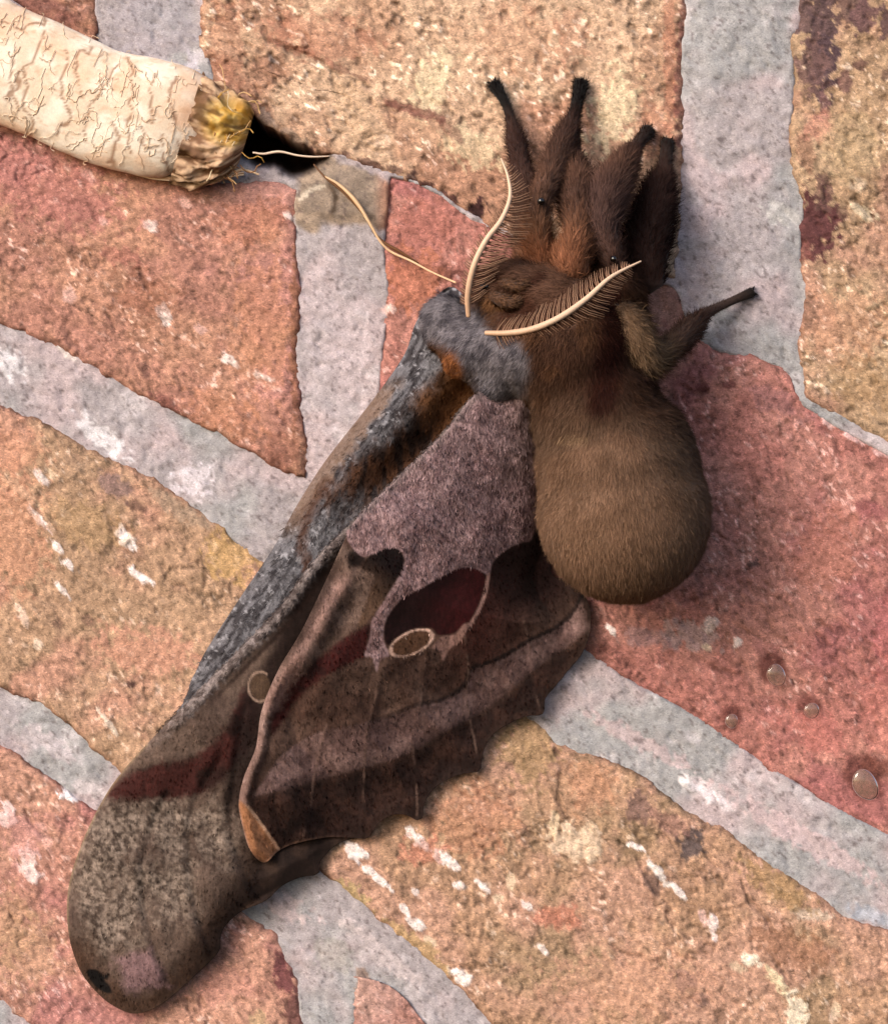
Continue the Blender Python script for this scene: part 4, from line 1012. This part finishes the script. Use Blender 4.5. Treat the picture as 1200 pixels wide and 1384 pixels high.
wing_fuzz(hind_s, 16000, lambda x, y, d: (sdf(x, y, LAV) < -2) & (sdf(x, y, SPOT) < 0) & (d > 4), 6, .6, (0, 1), W_hind, hind_h, lift=.2, bright=1.1)
wing_fuzz(fore_s, 12000, lambda x, y, d: (y > 960) & (x < 350) & (d > 4), 5.5, .6, (-.3, 1), W_near, fore_h, lift=.2, bright=1.1)

# --- legs
def leg(pts, cols, label=None, furn=5000, flen=11, beads=()):
    q = cr(pts, 4)
    x, y, h, r = q.T
    W = P(x, y, h)
    v, f = tube(W, r * S, 14)
    t = np.linspace(0, 1, len(cols)); s = np.linspace(0, 1, len(q))
    cl_ = np.stack([np.interp(s, t, [lin(*c)[k] for c in cols]) for k in range(3)], -1)
    cv = np.concatenate([np.repeat(cl_, 14, 0), cl_[:1], cl_[-1:]])
    o = mesh_obj('leg', v, f, M_skin, moth, cv * .8)
    if label: o['label'] = label
    T = np.concatenate([np.stack([f[0][:, 0], f[0][:, 1], f[0][:, 2]], -1), np.stack([f[0][:, 0], f[0][:, 2], f[0][:, 3]], -1)])
    furn = int(furn * 1.7); p, i, u, vv = sample(v, T, furn)
    ring = np.minimum(T[i, 0] // 14, len(q) - 1)
    N = p - W[ring]; tg = np.gradient(W, axis=0); tg /= np.linalg.norm(tg, axis=1, keepdims=True)
    tt = tg[ring]; N = N - tt * (N * tt).sum(1, keepdims=True); N /= np.linalg.norm(N, axis=1, keepdims=True) + 1e-9
    cfac = cl_[ring] * (0.8 + .4 * fbm(p[:, 0] / S, p[:, 2] / S, 14, 161, 2))[:, None]
    ln = flen * S * np.clip(r[ring] / 16, .28, 1.25)
    fur('fur', p, N, tt, ln * 1.25, .36 * S, cfac, o, lift=.55, jit=.4)
    for (bx, by, bh, br) in beads:
        vb, fb = ellip(bx, by, bh, br, br, br * S, 0, 10)
        mesh_obj('joint_bead', vb, fb, M_bead, o)
    # claws on the last joint
    tip = W[-1]; dirn = tg[-1]
    for sgn in (-1, 1):
        side = np.cross(dirn, [0, 1, 0]); side /= np.linalg.norm(side) + 1e-9
        cpts = np.array([tip, tip + dirn * .03 + side * sgn * .03, tip + dirn * .05 + side * sgn * .045 + np.array([0, .035, 0])])
        vc, fc = tube(cpts, np.array([.012, .009, .003]), 5)
        mesh_obj('claw', vc, fc, M_bead, o)
    return o
OR = (150, 104, 80); BR = (104, 75, 62); DK = (64, 46, 41); BK = (18, 13, 13)
leg([(716, 362, .72, 18), (713, 305, .72, 17), (713, 264, .68, 14), (705, 228, .48, 12), (698, 196, .28, 12), (691, 164, .15, 7), (682, 138, .08, 6), (667, 113, .05, 9)],
    [OR, BR, (92, 68, 58), (76, 55, 48), (70, 50, 45), (64, 45, 41), DK, BK, BK], 'leftmost of the forward legs', 6000, 15)
leg([(736, 372, .86, 19), (729, 332, .94, 18), (727, 300, .98, 16), (730, 272, .98, 13), (740, 248, .82, 15), (754, 212, .54, 16), (767, 180, .34, 13), (777, 150, .20, 8), (785, 112, .06, 10)],
    [OR, (160, 104, 76), (136, 96, 74), (100, 73, 61), BR, (92, 67, 57), (78, 57, 50), DK, BK, BK], 'second forward leg, ending in a black tip above the head', 7500, 14, [(731, 272, 1.13, 5)])
leg([(772, 394, 1.0, 20), (772, 354, 1.08, 23), (781, 318, 1.02, 18), (780, 280, .86, 22), (778, 240, .62, 18), (774, 206, .36, 10), (778, 178, .14, 6)],
    [(136, 92, 70), (156, 104, 78), (116, 80, 62), (80, 58, 50), BR, DK, BK], 'orange-brown leg in front of the others', 7500, 12)
leg([(838, 388, .86, 20), (827, 348, .98, 17), (812, 310, .94, 22), (820, 270, .84, 25), (840, 230, .58, 18), (858, 200, .26, 9), (876, 177, .07, 10)],
    [DK, (86, 62, 55), (94, 71, 66), (88, 66, 61), (98, 71, 60), DK, BK], 'thick dark leg reaching to the edge of the sandy brick', 8000, 13, [(829, 350, 1.16, 4.5)])
leg([(876, 388, .5, 20), (872, 344, .5, 30), (880, 300, .42, 30), (888, 262, .28, 22), (897, 228, .15, 10), (902, 191, .05, 9)],
    [(70, 47, 40), (50, 34, 32), (44, 31, 29), (54, 38, 35), DK, BK], 'darkest leg next to the pale mortar', 6000, 12)
leg([(826, 410, .82, 20), (844, 438, 1.02, 30), (855, 466, 1.08, 31), (870, 490, .98, 22), (904, 472, .74, 16), (934, 444, .44, 15), (952, 425, .28, 8), (986, 408, .12, 5.5), (1016, 395, .05, 7)],
    [DK, (120, 93, 72), (132, 105, 82), (116, 92, 72), (80, 61, 53), (70, 52, 46), DK, (66, 49, 43), BK], 'bent leg stretched out to the right over the mortar', 8000, 12, [(873, 501, 1.12, 5.5), (833, 413, 1.1, 4)])

# --- head: eye and antennae
for (pts_, rr2) in (([(664, 398, 1.16), (674, 404, 1.24), (690, 410, 1.28), (704, 404, 1.24)], [7, 9, 8, 4]), ([(668, 384, 1.14), (684, 384, 1.22), (702, 388, 1.24), (716, 382, 1.18)], [6, 8, 7, 4])):
    q = cr(pts_, 3); r_ = np.interp(np.linspace(0, 1, len(q)), np.linspace(0, 1, 4), rr2) * S
    W_ = P(q[:, 0], q[:, 1], q[:, 2]); v, f = tube(W_, r_, 12)
    po = mesh_obj('palp', v, f, M_skin, moth, np.broadcast_to(lin(84, 62, 52), (len(v), 3)))
    T = np.concatenate([f[0][:, [0, 1, 2]], f[0][:, [0, 2, 3]]]); p, i, u, vv = sample(v, T, 2600)
    ring = np.minimum(T[i, 0] // 12, len(q) - 1); tg = np.gradient(W_, axis=0); tg /= np.linalg.norm(tg, axis=1, keepdims=True)
    N_ = p - W_[ring]; N_ /= np.linalg.norm(N_, axis=1, keepdims=True) + 1e-9
    fur('fur', p, N_, tg[ring], 8 * S, .36 * S, np.broadcast_to(lin(118, 86, 66), (len(p), 3)), po, lift=.5)
vb, fb = ellip(655, 388, 1.20, 7, 6.5, .05, 0, 14)
mesh_obj('eye', vb, fb, M_bead, moth)
def antenna(pts, rad, label, sideA, sideB):
    q = cr(pts, 3)
    W = P(q[:, 0], q[:, 1], q[:, 2])
    r = np.interp(np.linspace(0, 1, len(q)), np.linspace(0, 1, len(rad)), rad) * S
    v, f = tube(W, r, 10)
    s = np.linspace(0, 1, len(q))
    cc = mix(lin(200, 160, 130), lin(216, 184, 158), np.repeat(sm(0, .5, s), 10)); cc = np.concatenate([cc, cc[:2]])
    o = mesh_obj('antenna', v, f, M_antenna, moth, cc); o['label'] = label
    tg = np.gradient(W, axis=0); tg /= np.linalg.norm(tg, axis=1, keepdims=True)
    L = np.concatenate([[0], np.cumsum(np.linalg.norm(np.diff(W, axis=0), axis=1))])
    bag = Bag()
    for ln, sgn in ((sideA, 1), (sideB, -1)):
        k = 0
        for t in np.arange(.06, .97, .019):
            i = int(np.searchsorted(L, t * L[-1])); i = min(i, len(W) - 1)
            side = np.cross(tg[i], [0, 1, 0]) * sgn; side /= np.linalg.norm(side)
            env = math.sin(math.pi * min(1, (t * .96 + .10)) ** .9) ** .6
            le = ln * S * env * random.Random(int(t * 1e4) + k).uniform(.85, 1.1)
            for br in (0, 1):
                dirv = side + tg[i] * (.55 - .25 * br) + np.array([0, .30 + .15 * br, 0]); dirv /= np.linalg.norm(dirv)
                pts_ = np.array([W[i], W[i] + dirv * le * .5, W[i] + dirv * le + tg[i] * le * .12 + np.array([0, .02, 0])])
                vv, ff = tube(pts_, np.array([.75, .6, .25]) * S, 4, False)
                bag.add(vv, ff, lin(104, 70, 54) if br else lin(158, 122, 98))
            k += 1
    b = bag.build('barb', M_barb, o); b['kind'] = 'stuff'
antenna([(633, 428, 1.22, 3), (632, 398, 1.28, 4), (640, 360, 1.34, 4), (656, 326, 1.36, 4), (678, 296, 1.34, 4), (689, 266, 1.28, 3), (686, 238, 1.2, 2), (677, 214, 1.12, 1)], [3.0, 3.8, 3.8, 3.6, 3.0, 2.2, 1.0], 'feathery antenna pointing up', 14, 44)
antenna([(656, 450, 1.34, 4), (688, 450, 1.42, 4), (722, 444, 1.48, 4), (758, 428, 1.50, 4), (792, 404, 1.46, 4), (826, 374, 1.40, 3), (866, 353, 1.30, 1)], [3.0, 4.0, 4.2, 4.0, 3.4, 2.4, 1.0], 'feathery antenna curving to the right across the breast', 30, 38)
